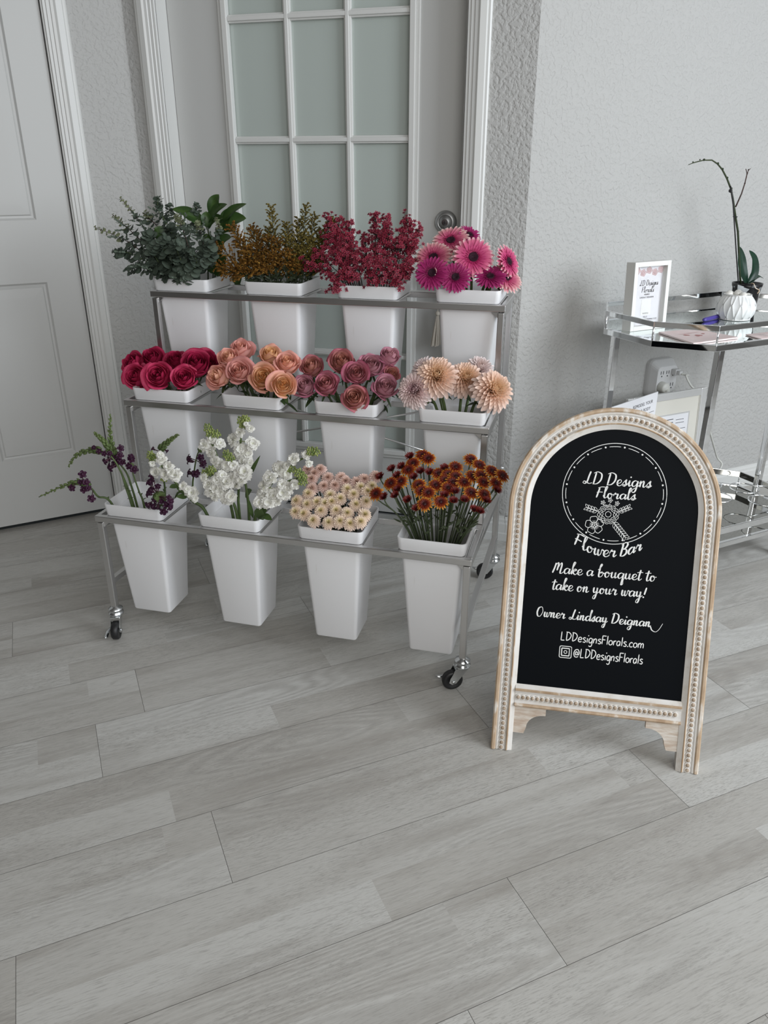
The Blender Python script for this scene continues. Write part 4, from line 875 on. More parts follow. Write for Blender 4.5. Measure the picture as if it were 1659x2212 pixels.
big_leaf_branch([(1200, 900), (1170, 600), (1140, 380)], [(1130, 370, 1340, 190, .036, -.015), (1180, 300, 1258, 92, .036, .0), (1130, 430, 1300, 330, .04, -.02)], 'big-leaved branch carrying the topmost pointed green leaf', (.13, .14))
big_leaf_branch([(1220, 900), (1220, 650), (1230, 420)], [(1270, 370, 1532, 185, .030, -.01), (1270, 420, 1420, 230, .032, .005), (1260, 430, 1530, 330, .052, .01), (1230, 480, 1430, 440, .05, -.005)], 'big-leaved branch spreading right, its leaf tip ending before the glass', (.12, .13))
big_leaf_branch([(1200, 920), (1180, 720), (1150, 560)], [(1150, 640, 1130, 480, .034, -.01), (1250, 640, 1380, 520, .04, -.015), (1230, 780, 1290, 660, .045, -.01), (1230, 900, 1330, 700, .05, .0), (1190, 880, 1230, 720, .05, -.01)], 'dark big-leaved branch low at the right of the eucalyptus', (.09, .09))
big_leaf_branch([(820, 880), (760, 650), (680, 540)], [(690, 550, 620, 420, .036, -.01), (720, 600, 800, 520, .03, .01)], 'big-leaved branch hidden in the left half of the eucalyptus', (.09, .08))
big_leaf_branch([(1330, 900), (1380, 860), (1410, 880)], [(1410, 860, 1450, 1010, .032, .02)], 'single green leaf hanging behind the bucket toward the solidago', (.15, .17))

# ---- solidago
M_sol = petal_mat('solidago_gold', [(0, (.085, .035, .006)), (.4, (.20, .085, .010)), (.75, (.27, .125, .016)), (1, (.36, .20, .035))], .8, .3, .1)
M_solg = petal_mat('solidago_olive', [(0, (.07, .05, .010)), (.5, (.17, .12, .02)), (1, (.30, .24, .06))], .8, .3, .1)
def solidago(x, y, d, label, seed, w_=1.0, side=0):
    k, i = 2, 1; rn = random.Random(seed); tip = fol(k, x, y, 460, 420, 4.608, d); Bi = BC[(k, i)]; rp = rim_pt(k, i, tip, .02); b = Bi @ V((0, 0, -.2)); b = b.lerp(rp, .1); b.z = (Bi @ V((0, 0, -.2))).z
    mid = rp.lerp(tip, .55) + V((0, 0, .012)); t = thing('solidago_stem', label, 'solidago', b, 'golden solidago in the top-tier bucket'); pts = smooth3f([b, rp, mid, tip], 8); m = len(pts); mb = MB(); mb.tube(pts, [.0019 - .0013 * q / m for q in range(m)], 5); ms = mb
    mf = MB(); L_ = (tip - rp).length
    def speck(p, s): 
        a = rn.uniform(0, 6.3); d1 = V((cos(a), sin(a), rn.uniform(-.6, .9))).normalized(); d2 = d1.orthogonal().normalized(); o = len(mf.v); tv = rn.random()
        for q in (d1 * s, d2 * s, -d1 * s, -d2 * s, d1.cross(d2) * s * 1.2): mf.v.append(p + q); mf.t.append(tv)
        mf.f.extend([[o, o + 1, o + 4], [o + 1, o + 2, o + 4], [o + 2, o + 3, o + 4], [o + 3, o, o + 4]])
    nb = int(16 * w_ + L_ * 120)
    for q in range(nb):
        f = .06 + .94 * (q / nb) ** .9; x_ = (8 + (m - 9) * f); p = pts[int(x_)].lerp(pts[min(m - 1, int(x_) + 1)], x_ - int(x_)); T_ = (pts[min(m - 1, int(x_) + 1)] - pts[int(x_) - 1]).normalized(); a = q * 2.4; s1 = T_.orthogonal().normalized(); s2 = T_.cross(s1); d_ = (s1 * cos(a) + s2 * sin(a) + T_ * .85).normalized(); ln = w_ * .040 * (1.15 - f) ** .6 * rn.uniform(.7, 1.2) + .004
        e = p + d_ * ln; c2 = p.lerp(e, .6) + V((0, 0, .003)); ms.tube([p, c2, e], .0005, 4)
        for j in range(int(8 + ln * 520)):
            g_ = rn.uniform(.2, 1); speck(p.lerp(c2, g_ * 1.6) if g_ < .6 else c2.lerp(e, (g_ - .6) / .4) , rn.uniform(.0010, .0019)); mf.v[-5:] = [vv + V((rn.uniform(-1, 1), rn.uniform(-1, 1), rn.uniform(-.4, 1))) * .0026 for vv in mf.v[-5:]]
    for j in range(14): speck(tip + V((rn.uniform(-1, 1), rn.uniform(-1, 1), rn.uniform(-2, .6))) * .003, .0014)
    for j in range(11):
        p = pts[8].lerp(pts[min(m - 1, 14)], rn.uniform(0, 1)) + V((rn.uniform(-1, 1), rn.uniform(-1, 1), 0)) * .002; leaf_shape(ms, p, V((rn.uniform(-1, 1), rn.uniform(-1, .5), rn.uniform(.2, 1.3))), TOCAM, rn.uniform(.016, .030), .0042, .2, .2, 4, .1)
    obj('stem', ms, M_stemdark, t); obj('plume', mf, M_solg if side else M_sol, t)
sols = [(578, 122, .10, 1), (930, 112, .12, 1), (1020, 210, .13, 1), (1200, 245, .12, 1), (380, 330, .12, 0), (185, 320, .08, 0), (25, 530, .04, 0), (45, 715, .02, 0), (90, 775, .01, 0), (240, 460, .07, 0), (445, 370, .13, 0), (560, 345, .14, 1), (730, 300, .12, 1), (860, 250, .14, 1), (1090, 360, .14, 1), (1120, 480, .12, 1), (330, 560, .04, 0), (430, 500, .06, 0), (540, 430, .07, 0), (640, 470, .05, 0), (760, 430, .06, 1), (880, 400, .08, 1), (970, 430, .08, 1), (300, 690, .02, 0), (480, 640, .02, 0), (600, 610, .015, 0), (740, 590, .02, 0), (880, 560, .04, 1), (980, 560, .06, 1), (1060, 640, .08, 1), (230, 800, .01, 0), (820, 690, .03, 0), (400, 760, .01, 0), (520, 740, .01, 0)]
sk = [(x, y) for x, y, _, _ in sols]; lb = rank_labels([(x, y) for x, y in sk], 'solidago stem', 'golden solidago tips', ['topmost', 'upper', 'middle', 'lower', 'lowest'])
for q, (x, y, d, s) in enumerate(sols): solidago(x, y, d, lb[(x, y)], 300 + q, 1.0 if y > 300 else .85, s)

# ---- waxflower
M_wax = petal_mat('waxflower_red', [(0, (.035, .003, .012)), (.35, (.12, .006, .025)), (.7, (.27, .020, .045)), (1, (.40, .055, .075))], .5, .2, .15)
M_waxstem = leaf_mat('waxflower_twig', (.03, .02, .022), (.07, .045, .04))
def waxflower(x, y, d, label, seed):
    k, i = 2, 2; rn = random.Random(seed); tip = fol(k, x, y, 640, 440, 5.925, d); Bi = BC[(k, i)]; rp = rim_pt(k, i, tip, .02); b = Bi @ V((0, 0, -.2)); b = b.lerp(rp, .1); b.z = (Bi @ V((0, 0, -.2))).z
    mid = rp.lerp(tip, .55) + V((0, 0, .008)); t = thing('waxflower_sprig', label, 'waxflower', b, 'red waxflower in the top-tier bucket'); pts = smooth3f([b, rp, mid, tip], 6); m = len(pts); ms = MB(); ms.tube(pts, [.0015 - .0008 * q / m for q in range(m)], 5); mf = MB()
    L_ = (tip - rp).length; nf = int(16 + L_ * 240)
    for q in range(nf):
        f = .22 + .78 * sqrt((q + .5) / nf); x_ = 6 + (m - 7) * f; p = pts[int(x_)]; T_ = (pts[min(m - 1, int(x_) + 1)] - pts[int(x_) - 1]).normalized(); o_d = V((rn.uniform(-1, 1), rn.uniform(-1, .6), rn.uniform(-.5, 1))).normalized(); c = pts[min(m - 1, int(x_) + 1)] + (o_d + T_ * .4) * rn.uniform(.005, .022)
        ms.tube([p, p.lerp(c, .5) + T_ * .003, c], .0005, 4); R_o = rn.uniform(.0046, .0064); Mq = facing(c, (o_d * .8 + TOCAM * .9 + V((0, 0, .2))).normalized(), rn.uniform(0, 6))
        for j in range(5): petal(mf, Mq, j * 2 * pi / 5, R_o * .22, .0004, .25, -.1, R_o * .8, R_o * .72, .25, 2, 2, .45, rn.uniform(.8, 1.0), .7)
        mf.lathe([(R_o * .42, -.0012), (R_o * .42, .0006), (.0001, .0)], Mq, 6, .12)
    for q in range(10):
        p = pts[rn.randint(8, m - 2)]; leaf_shape(ms, p, V((rn.uniform(-1, 1), rn.uniform(-1, .4), rn.uniform(.2, 1.2))), TOCAM, rn.uniform(.010, .018), .0013, .1, 0, 3, .3)
    obj('twigs', ms, M_waxstem, t); obj('blossoms', mf, M_wax, t)
wx = [(420, 250, .10), (530, 255, .12), (680, 310, .12), (560, 400, .10), (660, 430, .11), (1010, 200, .12), (1140, 225, .13), (1420, 220, .13), (1480, 320, .12), (1525, 400, .13), (880, 440, .12), (1190, 370, .11), (1370, 420, .10), (1190, 480, .09), (1520, 540, .09), (1300, 570, .08), (280, 650, .04), (150, 770, .02), (420, 560, .07), (600, 540, .06), (740, 600, .06), (890, 650, .04), (600, 660, .03), (520, 720, .02), (750, 730, .02), (650, 840, .01), (480, 950, .0), (500, 1080, -.01), (350, 860, .02), (620, 950, .005), (720, 930, .005), (1060, 720, .03), (1190, 800, .01), (1240, 900, .01), (1400, 800, .03), (1470, 740, .06), (980, 880, .01), (960, 1010, .0), (1300, 1030, .005), (900, 780, .02), (1100, 940, .005), (1030, 560, .08), (1420, 920, .03), (430, 420, .09), (1050, 380, .12)]
lb = rank_labels([(x, y) for x, y, _ in wx], 'red waxflower sprig', 'waxflower tips', ['topmost', 'upper', 'middle', 'lower', 'lowest'])
for q, (x, y, d) in enumerate(wx): waxflower(x, y, d, lb[(x, y)], 700 + q)

# ================================================================== CHALKBOARD SIGN
SX, SY, SYAW, STILT, SW, SH = .294, -1.054, .087, .366, .434, .539
ex = V((cos(SYAW), sin(SYAW), 0)); bk = V((-sin(SYAW), cos(SYAW), 0)); su = V((0, 0, 1)) * cos(STILT) + bk * sin(STILT); sn_ = bk * cos(STILT) - V((0, 0, 1)) * sin(STILT)
MS = frame((SX, SY, 0), ex, sn_, su)       # x along the sign, y backwards, z up the board
sign = thing('easel_sign', 'arched black easel sign with beaded whitewashed frame and white hand lettering', 'sign', MS @ V((SW / 2, .06, 0)))
R0s = SW / 2; FW = .045
def spath(d):     # centre line of the frame at inset d from the outer edge: list of (x, z, nx, nz) with n pointing inward
    P = []
    n1 = 14
    for i in range(n1): P.append((d, SH * i / n1, 1, 0))
    for i in range(65):
        a = pi - pi * i / 64; P.append((R0s + (R0s - d) * cos(a), SH + (R0s - d) * sin(a), -cos(a), -sin(a)))
    for i in range(n1): P.append((SW - d, SH * (n1 - 1 - i) / n1, -1, 0))
    return P
def sweep(prof, nm, m, parent, smooth=False):   # prof: list of (inset, y)
    A = [spath(d) for d, y in prof]; mb = MB(); n_ = len(prof); L_ = len(A[0])
    for i in range(L_):
        for k in range(n_):
            x, z, _, _ = A[k][i]; mb.v.append(MS @ V((x, prof[k][1], z))); mb.t.append(0)
    for i in range(L_ - 1):
        for k in range(n_):
            a, b = i * n_ + k, i * n_ + (k + 1) % n_; mb.f.append([a, b, b + n_, a + n_])
    mb.f.append(list(range(n_))[::-1]); mb.f.append([(L_ - 1) * n_ + k for k in range(n_)])
    return obj(nm, mb, m, parent, smooth=smooth)
# closed cross sections (y negative = toward the viewer)
fr = sweep([(.008, .018), (.008, -.002), (.013, -.004), (.016, -.001), (.029, -.001), (.032, -.004), (.036, -.0045), (.040, -.002), (.0455, .001), (.0455, .018)], 'frame', M_whitewash, sign)
fr['label'] = 'whitewashed arched frame'
om = sweep([(0, .018), (0, -.003), (.003, -.0065), (.0075, -.0065), (.0095, -.004), (.0085, .018)], 'outer_moulding', M_tan, sign); om['label'] = 'bare tan wood outer edge'
im = sweep([(.0315, .0), (.032, -.0052), (.034, -.0066), (.0355, -.005), (.0358, .0)], 'inner_moulding', M_tan, sign); im['label'] = 'tan inner ridge'
# bead row
def beads(pts, nm='bead_trim'):
    mb = MB()
    for x, z in pts:
        mb.ball(MS @ V((x, -.002, z)), .0047, None, 10, 0)
    o = obj(nm, mb, M_bead, sign, smooth=True); o['label'] = 'row of tan wooden beads'
    return o
def rims(pts):
    mb = MB()
    for x, z in pts:
        Mq = MS @ frame((x, -.0008, z), (1, 0, 0), (0, 0, 1), (0, -1, 0)); mb.lathe([(.0064, 0), (.0060, .0024), (.0050, .0028)], Mq, 14)
    return obj('bead_setting', mb, M_whitewash, sign, smooth=True)
P = []; dz_ = .0108; z = .005
while z < SH - .003: P += [(.0225, z), (SW - .0225, z)]; z += dz_
na = int(pi * (R0s - .0225) / dz_)
for i in range(na + 1):
    a = pi * i / na; P.append((R0s + (R0s - .0225) * cos(a), SH + (R0s - .0225) * sin(a)))
beads(P); rims(P)
# bottom rail
def rail(prof, nm, m):
    mb = MB(); n_ = len(prof)
    mb.add([(.044, y, z) for z, y in prof] + [(SW - .044, y, z) for z, y in prof], [tuple(range(n_)), tuple(range(n_, 2 * n_))[::-1]] + [(i, n_ + i, n_ + (i + 1) % n_, (i + 1) % n_) for i in range(n_)], 0, MS)
    return obj(nm, mb, m, sign)
rail([(.103, .018), (.103, -.002), (.112, -.001), (.128, -.001), (.133, -.004), (.142, -.002), (.1485, .001), (.1485, .018)], 'bottom_rail', M_whitewash)
q = rail([(.099, .018), (.099, -.003), (.102, -.0065), (.1065, -.005), (.107, .018)], 'rail_moulding', M_tan); q['label'] = 'tan wood lower edge of the rail'
rail([(.133, 0), (.134, -.0058), (.137, -.0066), (.139, -.004), (.139, 0)], 'rail_moulding', M_tan)
P = []; x = .051
while x < SW - .047: P.append((x, .120)); x += .0102
beads(P, 'bead_trim'); rims(P)
# scrolled corner brackets
for sg, x0 in ((1, .0455), (-1, SW - .0455)):
    prof = [(0, .099), (.067, .099), (.067, .083)]
    for i in range(9):
        a = pi / 2 * i / 8; prof.append((.063 - .036 * sin(a), .083 - .030 * (1 - cos(a))))
    prof += [(.0225, .040), (0, .040)]
    Pq = [(x0 + sg * a, b) for a, b in prof]; n_ = len(Pq); mb = MB()
    mb.add([(a, .002, b) for a, b in Pq] + [(a, .014, b) for a, b in Pq], [tuple(range(n_)), tuple(range(n_, 2 * n_))[::-1]] + [(i, n_ + i, n_ + (i + 1) % n_, (i + 1) % n_) for i in range(n_)], 0, MS)
    b_ = obj('corner_bracket', mb, M_bracket, sign); b_['label'] = 'scrolled bare-wood corner bracket'
# board
prof = [(.044, .1475), (SW - .044, .1475)] + [(R0s + (R0s - .044) * cos(pi * i / 48), SH + (R0s - .044) * sin(pi * i / 48)) for i in range(49)]
n_ = len(prof); mb = MB(); mb.add([(a, .003, b) for a, b in prof] + [(a, .010, b) for a, b in prof], [tuple(range(n_)), tuple(range(n_, 2 * n_))[::-1]] + [(i, n_ + i, n_ + (i + 1) % n_, (i + 1) % n_) for i in range(n_)], 0, MS)
board = obj('board', mb, M_board, sign); board['label'] = 'smooth black writing panel'
# easel legs at the back
for x in (.07, SW - .07 - .022):
    top = MS @ V((x + .011, .02, .60)); zt = top.z; ft = V((top.x, top.y, 0)) + bk * .16
    d_ = (top - ft).normalized(); mb = MB(); Mq = frame(ft, ex, d_.cross(ex) * -1, d_); mb.box(-.011, .011, -.007, .007, .003, (top - ft).length, Mq); obj('back_leg', mb, M_bracket, sign)

# ---- hand lettering: strokes of a brush pen
def smooth_path(p, n=7):
    p = [V((a, b)) for a, b in p]
    if len(p) < 3: return [p[0].lerp(p[-1], i / 6) for i in range(7)]
    q = [p[0] * 2 - p[1]] + p + [p[-1] * 2 - p[-2]]; o = []
    for i in range(1, len(q) - 2):
        for k in range(n):
            t = k / n; o.append(.5 * ((2 * q[i]) + (q[i + 1] - q[i - 1]) * t + (2 * q[i - 1] - 5 * q[i] + 4 * q[i + 1] - q[i + 2]) * t * t + (3 * q[i] - q[i - 1] - 3 * q[i + 1] + q[i + 2]) * t ** 3))
    o.append(p[-1]); return o
CNT = [0]
def stroke(mb, pts, w_, M, brush=True, y=.003):
    """pts in board coords (x,z), ribbon with a little thickness of paint"""
    n_ = len(pts); o = len(mb.v); CNT[0] += 1; y = y - .00035 - .00001 * (CNT[0] % 12)
    for i in range(n_):
        d = (pts[min(i + 1, n_ - 1)] - pts[max(i - 1, 0)])
        d = d.normalized() if d.length > 1e-9 else V((1, 0))
        f = (.50 + .75 * max(0, -d.y) ** 1.2) if brush else 1
        f *= min(1, .65 + .35 * min(i, n_ - 1 - i))
        nn_ = V((-d.y, d.x)) * (w_ * f / 2)
        for s in (1, -1): mb.v.append(M @ V((pts[i].x + nn_.x * s, y, pts[i].y + nn_.y * s))); mb.t.append(0)
    for i in range(n_ - 1): mb.f.append([o + 2 * i, o + 2 * i + 1, o + 2 * i + 3, o + 2 * i + 2])
def dotm(mb, x, z, r, M, y=.003):
    o = len(mb.v); CNT[0] += 1
    for k in range(12): mb.v.append(M @ V((x + r * cos(k * pi / 6), y - .0005, z + r * sin(k * pi / 6)))); mb.t.append(0)
    mb.f.append([o + k for k in range(12)])
SCR = {
 'a': (1.12, [[(.82, .82), (.5, 1.02), (.15, .75), (.1, .3), (.32, .0), (.62, .25), (.84, .85)], [(.86, .98), (.8, .4), (.9, .04), (1.15, .3)]]),
 'b': (1.0, [[(-.1, 1.2), (.2, 1.6), (.42, 2.15), (.3, 2.3), (.18, 1.9), (.14, .6), (.22, .0), (.55, .05), (.75, .5), (.6, .9), (.3, .65), (.7, .75), (1.0, .6)]]),
 'd': (1.15, [[(.8, .8), (.5, 1.0), (.12, .7), (.12, .25), (.35, 0), (.65, .3), (.9, 1.3), (1.05, 2.1), (.9, 2.2), (.84, 1.2), (.84, .3), (.95, .02), (1.2, .3)]]),
 'e': (.85, [[(.0, .3), (.45, .45), (.66, .8), (.45, 1.02), (.15, .8), (.12, .25), (.38, -.02), (.7, .1), (.88, .35)]]),
 'g': (1.12, [[(.82, .82), (.5, 1.02), (.15, .75), (.1, .3), (.32, .02), (.62, .25), (.84, .85)], [(.86, .98), (.82, .1), (.72, -.7), (.45, -1.0), (.22, -.75), (.45, -.35), (.8, -.1), (1.15, .3)]]),
 'i': (.58, [[(-.02, .3), (.2, .98), (.2, .35), (.32, .02), (.6, .3)]]),
 'k': (.95, [[(-.05, .3), (.25, 1.4), (.45, 2.1), (.3, 2.25), (.18, 1.8), (.12, 0.0)], [(.14, .45), (.5, 1.0), (.72, .8), (.3, .5), (.5, .1), (.72, .0), (.98, .3)]]),
 'l': (.6, [[(-.05, .3), (.25, 1.3), (.42, 2.1), (.28, 2.25), (.15, 1.8), (.14, .4), (.3, .0), (.62, .3)]]),
 'm': (1.4, [[(-.02, .6), (.14, 1.0), (.14, .0)], [(.15, .4), (.42, 1.0), (.55, .85), (.55, .0)], [(.56, .4), (.82, 1.0), (.96, .85), (.96, .25), (1.1, .0), (1.4, .3)]]),
 'n': (1.05, [[(-.02, .6), (.14, 1.0), (.14, .0)], [(.15, .4), (.45, 1.0), (.62, .85), (.6, .2), (.75, .0), (1.05, .3)]]),
 'o': (.95, [[(.5, 1.0), (.18, .85), (.1, .35), (.32, .0), (.62, .2), (.68, .7), (.48, 1.0), (.55, .75), (.98, .8)]]),
 'q': (1.1, [[(.82, .82), (.5, 1.02), (.15, .75), (.1, .3), (.32, .0), (.62, .25), (.84, .85)], [(.86, .98), (.8, -.2), (.78, -1.1), (1.0, -.95), (.95, -.3), (1.12, .3)]]),
 'r': (.95, [[(-.02, .5), (.16, 1.1), (.28, .85), (.6, .92), (.55, .25), (.68, .0), (.95, .3)]]),
 's': (.78, [[(-.05, .25), (.45, 1.08), (.46, .7), (.56, .3), (.35, -.02), (.1, .08), (.2, .25), (.55, .12), (.8, .35)]]),
 't': (.62, [[(.3, 1.85), (.2, .6), (.25, .05), (.42, .0), (.66, .3)], [(-.18, 1.3), (.25, 1.42), (.7, 1.4)]]),
 'u': (1.05, [[(-.02, .75), (.12, 1.0), (.12, .3), (.32, .0), (.58, .35), (.66, 1.0), (.66, .3), (.8, .02), (1.05, .3)]]),
 'w': (1.25, [[(-.02, .75), (.12, 1.0), (.12, .3), (.3, .0), (.5, .3), (.56, .95), (.56, .3), (.74, .0), (.95, .35), (1.0, 1.0), (1.28, .85)]]),
 'y': (1.1, [[(-.02, .75), (.12, 1.0), (.14, .4), (.32, .08), (.58, .4), (.68, 1.0), (.66, -.3), (.5, -1.0), (.22, -.95), (.3, -.5), (.7, -.1), (1.1, .35)]]),
 'v': (1.0, [[(0, .8), (.15, 1), (.3, .3), (.4, 0), (.7, .8), (1.0, .9)]]),
 'L': (1.45, [[(.95, 2.1), (.8, 1.3), (.66, .35), (.35, .0), (.08, .15), (.22, .42), (.6, .25), (1.0, .05), (1.45, .2)]]),
 'M': (1.7, [[(.3, 1.85), (.2, 1.0), (.0, .0)], [(.12, 1.0), (.55, 1.9), (.7, 1.6), (.62, .5)], [(.66, .8), (1.05, 1.9), (1.22, 1.5), (1.15, .2), (1.35, .0), (1.7, .35)]]),
 'D': (1.5, [[(.35, 2.0), (.2, .05)], [(-.0, 1.85), (.5, 2.1), (1.15, 1.75), (1.2, .8), (.75, .12), (.1, .0)]]),
 'F': (1.1, [[(.35, 1.9), (.1, 0)], [(.1, 1.85), (.6, 2.1), (1.15, 2.1)], [(.0, 1.0), (.5, 1.1), (.9, 1.1)]]),
 'B': (1.2, [[(.3, 1.9), (.15, 0)], [(.05, 1.75), (.6, 2.05), (.95, 1.7), (.7, 1.15), (.3, 1.05), (.85, .9), (.95, .35), (.6, .0), (.15, .02)]]),
 'O': (1.35, [[(.6, 2.0), (.2, 1.7), (.05, .8), (.3, .05), (.75, .1), (1.05, 1.0), (.85, 1.85), (.55, 2.0)]]),
 '!': (.5, [[(.4, 1.8), (.25, .5)]]),
}
PRT = {
 'L': (.95, [[(.1, 1.9), (.1, 0)], [(.1, 0), (.75, .05)]]), 'D': (1.15, [[(.15, 1.85), (.15, .0)], [(.0, 1.9), (.6, 1.8), (.95, 1.2), (.7, .4), (.2, .0)]]),
 'F': (.9, [[(.1, 1.9), (.1, 0)], [(.1, 1.85), (.8, 1.85)], [(.1, 1.0), (.65, 1.0)]]),
 'e': (.85, [[(.1, .55), (.65, .6), (.6, .95), (.35, 1.05), (.1, .75), (.12, .2), (.4, .0), (.7, .15)]]),
 's': (.75, [[(.6, .95), (.35, 1.05), (.12, .85), (.3, .6), (.6, .35), (.45, .02), (.08, .08)]]),
 'i': (.38, [[(.15, 1.0), (.15, 0)]]), 'l': (.38, [[(.15, 1.95), (.15, 0)]]),
 'g': (.85, [[(.65, .95), (.35, 1.05), (.1, .7), (.15, .15), (.4, .0), (.65, .4)], [(.68, 1.0), (.68, -.4), (.45, -.8), (.12, -.65)]]),
 'n': (.85, [[(.1, 1.0), (.1, 0)], [(.1, .6), (.4, 1.02), (.62, .8), (.62, 0)]]),
 'o': (.85, [[(.4, 1.03), (.1, .75), (.12, .2), (.4, .0), (.68, .3), (.66, .8), (.4, 1.03)]]),
 'r': (.62, [[(.1, 1.0), (.1, 0)], [(.1, .6), (.3, .98), (.55, .95)]]),
 'a': (.85, [[(.62, .9), (.35, 1.03), (.1, .7), (.12, .2), (.35, .0), (.62, .4)], [(.64, 1.0), (.64, 0)]]),
 'c': (.75, [[(.62, .85), (.4, 1.03), (.1, .7), (.12, .2), (.4, .0), (.65, .15)]]),
 'm': (1.25, [[(.1, 1.0), (.1, 0)], [(.1, .6), (.35, 1.02), (.55, .8), (.55, 0)], [(.55, .6), (.8, 1.02), (1.0, .8), (1.0, 0)]]),
 '.': (.35, []),
 '@': (1.35, [[(.8, .95), (.55, 1.2), (.38, .8), (.5, .5), (.75, .65), (.85, 1.15), (.85, .6), (1.05, .6), (1.12, 1.1), (.8, 1.65), (.3, 1.5), (.08, .8), (.3, .15), (.7, .05), (1.0, .2)]]),
}
def write(mb, txt, font, x0, x1, z0, xh, w_, M, curve=None, shear=.12, brush=True, rise=0.0, y=.003):
    tot = sum(.6 if c == ' ' else font[c][0] for c in txt); k = (x1 - x0) / tot; x = 0
    for c in txt:
        if c == ' ': x += .6; continue
        adv, st = font[c]
        def T_(a, b, x=x):
            px = x0 + (x + a) * k + b * xh * shear; pz = z0 + b * xh + rise * (px - x0)
            if curve: px, pz = curve(px, pz)
            return V((px, pz))
        for s in st: stroke(mb, [T_(p.x, p.y) for p in smooth_path(s)], w_, M, brush, y)
        if c == 'i': q_ = T_(.3, 1.55); dotm(mb, q_.x, q_.y, w_ * .6, M, y)
        if c == '!': q_ = T_(.18, .05); dotm(mb, q_.x, q_.y, w_ * .65, M, y)
        if c == '.': q_ = T_(.15, .05); dotm(mb, q_.x, q_.y, w_ * .65, M, y)
        x += adv
ARC = lambda cx, cz, r, a0, a1, n: [V((cx + r * cos(radians(a0 + (a1 - a0) * i / n)), cz + r * sin(radians(a0 + (a1 - a0) * i / n)))) for i in range(n + 1)]
mb = MB(); WB = .0026
def flush():
    global mb
    o = obj('lettering', mb, M_chalk, board); o['label'] = 'white hand-lettered line'; mb = MB()
write(mb, 'LD Designs', SCR, .150, .291, .593, .0125, WB, MS)
flush()
write(mb, 'Florals', SCR, .180, .262, .565, .0110, WB, MS)
bow = lambda x, z: (x, z + ((x - .213) / .07) ** 2 * .021)
flush()
write(mb, 'Flower', SCR, .143, .232, .441, .0135, WB * 1.15, MS, bow); write(mb, 'Bar', SCR, .238, .283, .441, .0135, WB * 1.15, MS, bow)
flush()
write(mb, 'Make a bouquet to', SCR, .103, .316, .397, .0118, WB, MS)
flush()
write(mb, 'take on your way!', SCR, .104, .298, .361, .0118, WB, MS)
flush()
write(mb, 'Owner Lindsay Deignan', SCR, .076, .314, .300, .0105, WB, MS)
stroke(mb, smooth_path([(.3095, .3025), (.3135, .3005), (.317, .2935), (.3245, .2905), (.331, .2960), (.338, .3095)]), WB * .8, MS)
flush()
write(mb, 'LDDesignsFlorals.com', PRT, .131, .305, .253, .0098, .0019, MS, None, .05, False)
flush()
write(mb, '@LDDesignsFlorals', PRT, .160, .305, .219, .0102, .0019, MS, None, .05, False)
flush()
# round emblem and drawings
mb = MB(); cx, cz, rr_ = .217, .575, .1065
stroke(mb, ARC(cx, cz, rr_, 0, 360, 90), .0013, MS, False)
for i in range(16):
    a = 82 - i * 22.5; stroke(mb, ARC(cx, cz, rr_ - .0068, a - 4.5, a - 18, 8), .0012, MS, False); dotm(mb, cx + (rr_ - .0068) * cos(radians(a)), cz + (rr_ - .0068) * sin(radians(a)), .0019, MS)
fx, fz = .2085, .531
for r, n_, ph_ in ((.0075, 0, 0), (.0100, 8, 0), (.0132, 10, .3), (.0165, 12, .1), (.0200, 14, .35)):
    if n_ == 0: stroke(mb, ARC(fx, fz, .0058, 0, 360, 20), .0010, MS, False)
    for i in range(n_):
        a0 = 2 * pi * i / n_ + ph_; a1 = 2 * pi * (i + 1) / n_ + ph_
        stroke(mb, [V((fx + (r + .0022 * sin(pi * t / 8)) * cos(a0 + (a1 - a0) * t / 8), fz + (r + .0022 * sin(pi * t / 8)) * .93 * sin(a0 + (a1 - a0) * t / 8))) for t in range(9)], .0009, MS, False)
def leafy(x, z, ang, ln, nl, sz):
    d = V((cos(ang), sin(ang))); stroke(mb, [V((x, z)), V((x, z)) + d * ln], .0009, MS, False)
    for i in range(nl):
        for s in (1, -1):
            p = V((x, z)) + d * (ln * (i + .8) / nl); a = ang + s * .65; q = p + V((cos(a), sin(a))) * sz; n2 = V((-sin(a), cos(a))) * sz * .22; mid = p.lerp(q, .5)
            stroke(mb, [V(v_) for v_ in smooth_path([tuple(p), tuple(mid + n2), tuple(q), tuple(mid - n2), tuple(p)], 5)], .0008, MS, False)
leafy(fx - .018, fz + .004, radians(165), .026, 4, .010); leafy(fx + .017, fz + .005, radians(28), .026, 4, .009); leafy(fx + .010, fz - .014, radians(-48), .040, 7, .011)
for (x, z) in ((fx + .002, fz + .030), (fx - .0125, fz + .024), (fx + .0165, fz + .0245)):
    dotm(mb, x, z, .0012, MS)
    stroke(mb, [V((x + (.0036 + .0014 * cos(5 * t * pi / 20)) * cos(t * pi / 20), z + (.0036 + .0014 * cos(5 * t * pi / 20)) * sin(t * pi / 20))) for t in range(41)], .0008, MS, False)
    stroke(mb, [V((x, z - .005)), V((fx, fz + .017))], .0008, MS, False)
qx, qz = .182, .506
dotm(mb, qx, qz, .0016, MS)
for i in range(5):
    a = radians(100 + 72 * i); d = V((cos(a), sin(a))); n2 = V((-sin(a), cos(a))); c0 = V((qx, qz))
    stroke(mb, smooth_path([tuple(c0 + d * .003), tuple(c0 + d * .010 + n2 * .0075), tuple(c0 + d * .0175 + n2 * .006), tuple(c0 + d * .0185), tuple(c0 + d * .0175 - n2 * .006), tuple(c0 + d * .010 - n2 * .0075), tuple(c0 + d * .003)], 5), .0011, MS, False)
    for s in (-.3, 0, .3): stroke(mb, [c0 + d * .003, c0 + d * .010 + n2 * .003 * s * 3], .0007, MS, False)
em = obj('emblem', mb, M_chalk, board); em['label'] = 'white ring with drawn flowers'
mb = MB(); ic, iz = .1435, .228
